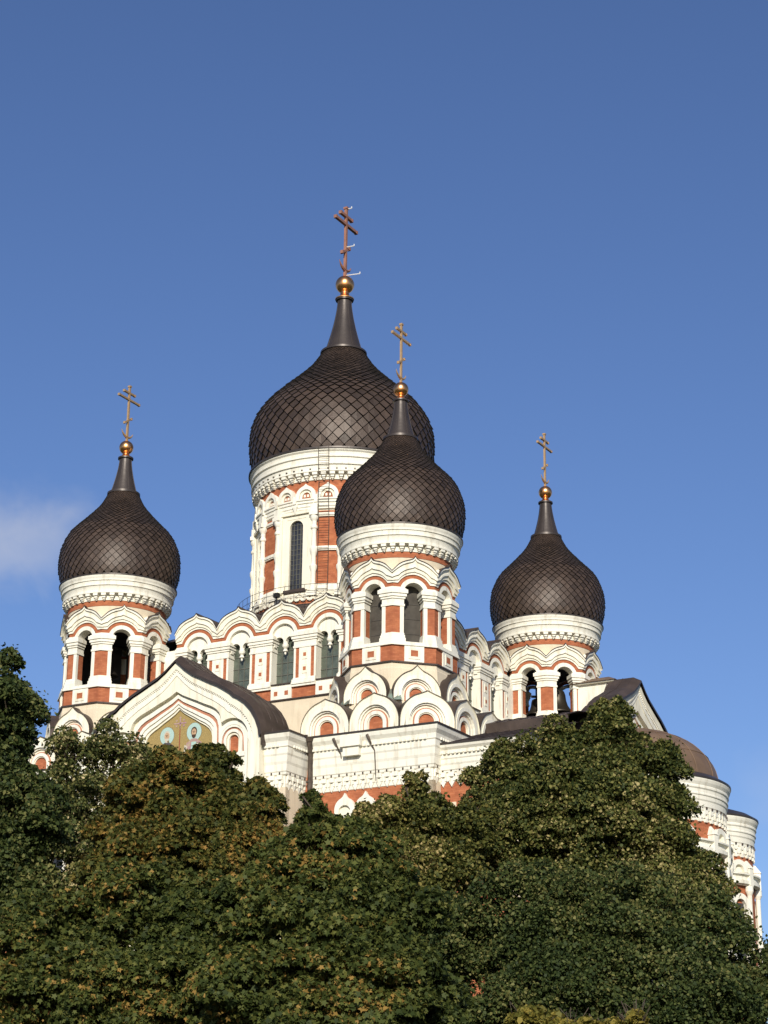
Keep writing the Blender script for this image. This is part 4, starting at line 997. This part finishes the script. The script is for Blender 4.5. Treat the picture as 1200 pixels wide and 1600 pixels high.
MAPLE = [(0, 1.0), (.26, .42), (.85, .42), (.42, -.05), (.5, -.42), (-.5, -.42), (-.42, -.05), (-.85, .42), (-.26, .42)]
LINDEN = [(0, .62), (.40, .12), (.30, -.36), (-.30, -.36), (-.42, .10)]
def leaves_mesh(name, pos, nrm, size, shape, rng, mt, parent):
    n = len(pos); k = len(shape); sh = np.array(shape)
    nrm = nrm/np.linalg.norm(nrm, axis=1, keepdims=True)
    ref = rng.normal(size=(n, 3)); ref[:, 2] -= 1.0
    v = ref - (ref*nrm).sum(1, keepdims=True)*nrm; v /= np.linalg.norm(v, axis=1, keepdims=True)
    u = np.cross(v, nrm)
    s_ = size*rng.uniform(.5, 1.5, size=(n, 1, 1))
    fold = np.abs(sh[:, 0])[None, :, None]*0.25
    V = pos[:, None, :] + s_*(sh[None, :, 0:1]*u[:, None, :] + sh[None, :, 1:2]*v[:, None, :] - fold*nrm[:, None, :])
    me = bpy.data.meshes.new(name)
    me.vertices.add(n*k); me.vertices.foreach_set('co', V.reshape(-1).astype(np.float32))
    me.loops.add(n*k); me.loops.foreach_set('vertex_index', np.arange(n*k, dtype=np.int32))
    me.polygons.add(n); me.polygons.foreach_set('loop_start', (np.arange(n)*k).astype(np.int32))
    me.polygons.foreach_set('loop_total', np.full(n, k, dtype=np.int32))
    me.materials.append(MATS[mt]); me.update(calc_edges=True)
    o = bpy.data.objects.new(name, me); sc.collection.objects.link(o); o.parent = parent; return o
def at(px, py, dist):
    """world point on the view ray of photo pixel (px, py) at the given ground distance"""
    d = fwd*FPX + rt*(px-600) + up*(800-py); t = dist/math.hypot(d.x, d.y); return CAM + d*t
def tree(name, label, cat, dist, trunkpx, lobes, leaf, shape, size, nleaf, seed, group=None, clump=.75, sparse=1.0, droop=.35):
    """lobes: (px, py, radius_px_x, radius_px_y, depth offset m)"""
    rng = np.random.default_rng(seed); rnd = random.Random(seed)
    b = at(trunkpx, 1500, dist); base = Vector((b.x, b.y, 0))
    o = bpy.data.objects.new(name, None); sc.collection.objects.link(o); o.location = base
    o['label'] = label; o['category'] = cat
    if group: o['group'] = group
    LB = []
    for (px, py, rx, ry, dd) in lobes:
        c = at(px, py, dist+dd); s_ = (dist+dd)*1.06/FPX
        LB.append((np.array(c-base), np.array([rx*s_, max(rx, ry)*s_*.85, ry*s_])))
    # clumps
    vol = np.array([l[1][0]*l[1][2]+l[1][0]*l[1][1] for l in LB]); cl = []; cn = []; cr_ = []
    total = vol.sum(); nc = int(sparse*total*3.1/(clump**2))
    view = np.array([0, -1, 0.1])
    for i, (c, r_) in enumerate(LB):
        m_ = max(26, int(nc*vol[i]/total)); k = 0; ks = min(1.0, (r_[0]/2.2)**.5)
        while k < m_:
            d = rng.normal(size=3); d /= np.linalg.norm(d)
            if d[2] < -.55: continue
            q = rng.uniform(.50, 1.02)**.6 if rng.random() < .8 else rng.uniform(.2, .7)
            p = c+d*r_*q
            ins = False
            for j, (c2, r2) in enumerate(LB):
                if j != i and np.linalg.norm((p-c2)/r2) < .72: ins = True; break
            k += 1
            if ins and rng.random() < .75: continue
            if (d@view) < -.25 and rng.random() < .45: continue
            if p[2] < 2.0: continue
            cl.append(p); cn.append(d); cr_.append(clump*rng.uniform(.4, 1.45)*ks)
    cl = np.array(cl); cn = np.array(cn); cr_ = np.array(cr_)
    wts = cr_**2/np.sum(cr_**2); idx = rng.choice(len(cl), size=nleaf, p=wts)
    nfill = int(nleaf*.16)
    d = rng.normal(size=(nleaf, 3)); d /= np.linalg.norm(d, axis=1, keepdims=True)
    d[:, 2] = np.where(d[:, 2] < -.2, -d[:, 2], d[:, 2])
    rad = rng.uniform(.35, 1.0, size=(nleaf, 1))**.45*np.where(rng.random((nleaf, 1)) < .12, rng.uniform(1.0, 1.45, size=(nleaf, 1)), 1.0)
    pos = cl[idx]+d*rad*cr_[idx][:, None]*np.array([1.05, 1.05, .80]) ; pos[:, 2] -= droop*cr_[idx]*(d[:, 0]**2+d[:, 1]**2)
    li = rng.choice(len(LB), size=nfill, p=vol/total); LC = np.array([l[0] for l in LB]); LR = np.array([l[1] for l in LB])
    df = rng.normal(size=(nfill, 3)); df /= np.linalg.norm(df, axis=1, keepdims=True)
    pos[:nfill] = LC[li]+df*LR[li]*rng.uniform(.1, .86, size=(nfill, 1))**.6
    nrm = d*.5+cn[idx]*.2+np.array([0, 0, .45])+rng.normal(size=(nleaf, 3))*.95
    leaves_mesh('crown', pos, nrm, size, shape, rng, leaf, o)
    # trunk and limbs
    tm = MB(); top = max(LB, key=lambda l: l[0][2])
    zt = min(l[0][2]-l[1][2]*.3 for l in LB); zt = max(2.5, min(zt, 6))
    th = top[0][2]+top[1][2]*.3; r0 = (.22+.012*th) if cat == 'tree' else .035
    lean = Vector((rnd.uniform(-.3, .3), rnd.uniform(-.3, .3), 0))
    spine = [Vector((0, 0, -.2)), Vector((0, 0, zt*.5))+lean*.3, Vector((0, 0, zt))+lean]
    tm.tube(spine, [r0*1.15, r0, r0*.85], 'bark', 10)
    for c, r_ in LB:
        e = Vector(c)+Vector((0, 0, r_[2]*.35)); s_ = spine[-1]-Vector((0, 0, .3)); mid = s_.lerp(e, .45)+Vector((rnd.uniform(-.5, .5), rnd.uniform(-.5, .5), rnd.uniform(-.2, .6)))
        tm.tube([s_, s_.lerp(mid, .5)+Vector((0, 0, .2)), mid, mid.lerp(e, .5), e], [r0*.6, r0*.45, r0*.32, r0*.2, .03], 'bark', 7)
    pick = rng.choice(len(cl), size=min(90, len(cl)), replace=False)
    for q in pick:
        p = Vector(cl[q]); l = min(LB, key=lambda l_: np.linalg.norm(l_[0]-cl[q])); c = Vector(l[0])-Vector((0, 0, l[1][2]*.2))
        m_ = c.lerp(p, .5)+Vector((rnd.uniform(-.25, .25), rnd.uniform(-.25, .25), rnd.uniform(0, .4)))
        tw = 1.0 if cat == 'tree' else .2; tm.tube([c, m_, p], [.05*tw, .03*tw, .008*tw], 'bark', 4)
    tm.build('trunk', o, True)
    return o
G_ = 'trees in front of the cathedral'
tree('linden_tree', 'tall dense dark linden at the far left whose top stands against the sky', 'tree', 56, 0,
     [(-70, 1150, 110, 120, 0), (-14, 1085, 52, 62, .5), (0, 1175, 52, 70, -.5), (-10, 1290, 95, 100, -1), (30, 1310, 50, 80, -1.5), (5, 1420, 90, 90, -1.5)], 'deep_leaf', LINDEN, .098, 140000, 1, G_, clump=.55)
tree('linden_tree', 'loose pale-leaved tree over the left tower base beside the mosaic gable', 'tree', 70, 150,
     [(104, 1190, 30, 46, 0), (176, 1185, 46, 52, .4), (130, 1240, 70, 60, 0), (215, 1225, 44, 55, .3), (120, 1320, 80, 70, 0), (110, 1400, 80, 80, 0), (150, 1460, 80, 80, 0)], 'pale_leaf', LINDEN, .095, 62000, 2, G_, clump=.5, sparse=.62)
tree('maple_tree', 'rust-tinged maple directly below the mosaic gable', 'tree', 50, 300,
     [(295, 1240, 78, 70, 0), (225, 1258, 58, 55, .4), (345, 1208, 30, 44, .2), (378, 1275, 62, 60, -.3), (300, 1340, 120, 85, -.8), (420, 1345, 60, 60, -.4), (190, 1350, 60, 70, 0)], 'maple_leaf_rusty', MAPLE, .070, 150000, 3, G_, clump=.42)
tree('maple_tree', 'dark green big-leaved maple in the middle, below the downpipe', 'tree', 44, 480,
     [(486, 1268, 14, 26, 0), (490, 1300, 34, 36, .1), (450, 1365, 68, 66, .3), (540, 1345, 66, 66, 0), (480, 1440, 110, 90, -.5), (590, 1430, 85, 85, -.3), (560, 1545, 120, 90, -.8), (430, 1550, 110, 85, -.5), (520, 1640, 150, 70, -.6), (650, 1600, 90, 80, .2)], 'maple_leaf', MAPLE, .074, 210000, 4, G_, clump=.42)
tree('linden_tree', 'olive-green linden with two small peaks below the nearest tower', 'tree', 62, 650,
     [(650, 1236, 17, 34, 0), (652, 1272, 36, 42, .1), (600, 1295, 48, 46, .2), (690, 1312, 60, 58, 0), (565, 1325, 38, 50, .2), (742, 1276, 20, 28, .3), (738, 1306, 36, 50, .3), (650, 1380, 95, 70, -.5), (660, 1480, 110, 90, -.5)], 'linden_leaf_olive', LINDEN, .094, 145000, 5, G_, clump=.48)
tree('linden_tree', 'broad tall linden covering the wing below the rightmost tower', 'tree', 67, 930,
     [(958, 1118, 24, 28, 0), (958, 1165, 50, 58, 0), (925, 1200, 60, 60, 0), (850, 1195, 72, 66, 0), (785, 1235, 56, 62, .3), (1000, 1222, 60, 70, .2), (910, 1270, 120, 90, -1), (1036, 1305, 50, 84, .2), (800, 1330, 90, 80, -.6), (960, 1370, 120, 90, -1), (1080, 1405, 56, 66, .3)], 'linden_leaf', LINDEN, .092, 300000, 6, G_, clump=.52)
tree('linden_tree', 'dark lower linden filling the bottom right corner', 'tree', 56, 950,
     [(940, 1450, 120, 95, 0), (820, 1450, 100, 90, .3), (1060, 1470, 95, 90, .2), (1150, 1530, 70, 85, .3), (720, 1500, 90, 80, .3), (900, 1560, 150, 80, -.8), (1070, 1570, 140, 80, -.8), (760, 1640, 130, 80, -.4), (1000, 1660, 160, 70, -.6)], 'deep_leaf', LINDEN, .082, 290000, 7, G_, clump=.5)
tree('maple_tree', 'shady maple in the bottom left corner with light gaps in its crown', 'tree', 47, 180,
     [(60, 1490, 90, 85, 0), (200, 1440, 90, 80, 0), (310, 1450, 90, 90, -.3), (130, 1560, 120, 80, -.5), (290, 1560, 110, 85, -.6), (-20, 1570, 90, 80, 0)], 'maple_leaf', MAPLE, .074, 140000, 8, G_, clump=.42, sparse=.8)
tree('shrub', 'yellow-green shrub tops at the bottom edge under the dark linden', 'shrub', 30, 880,
     [(835, 1608, 38, 30, 0), (890, 1618, 50, 26, .2), (950, 1618, 30, 24, .2), (995, 1610, 14, 28, 0)], 'yellow_leaf', LINDEN, .075, 16000, 9, None, clump=.25)
tree('linden_tree', 'small dark tree behind the apse at the right edge', 'tree', 128, 1215,
     [(1215, 1520, 30, 45, 0), (1240, 1560, 40, 60, 0)], 'deep_leaf', LINDEN, .16, 9000, 10, G_, clump=.8)
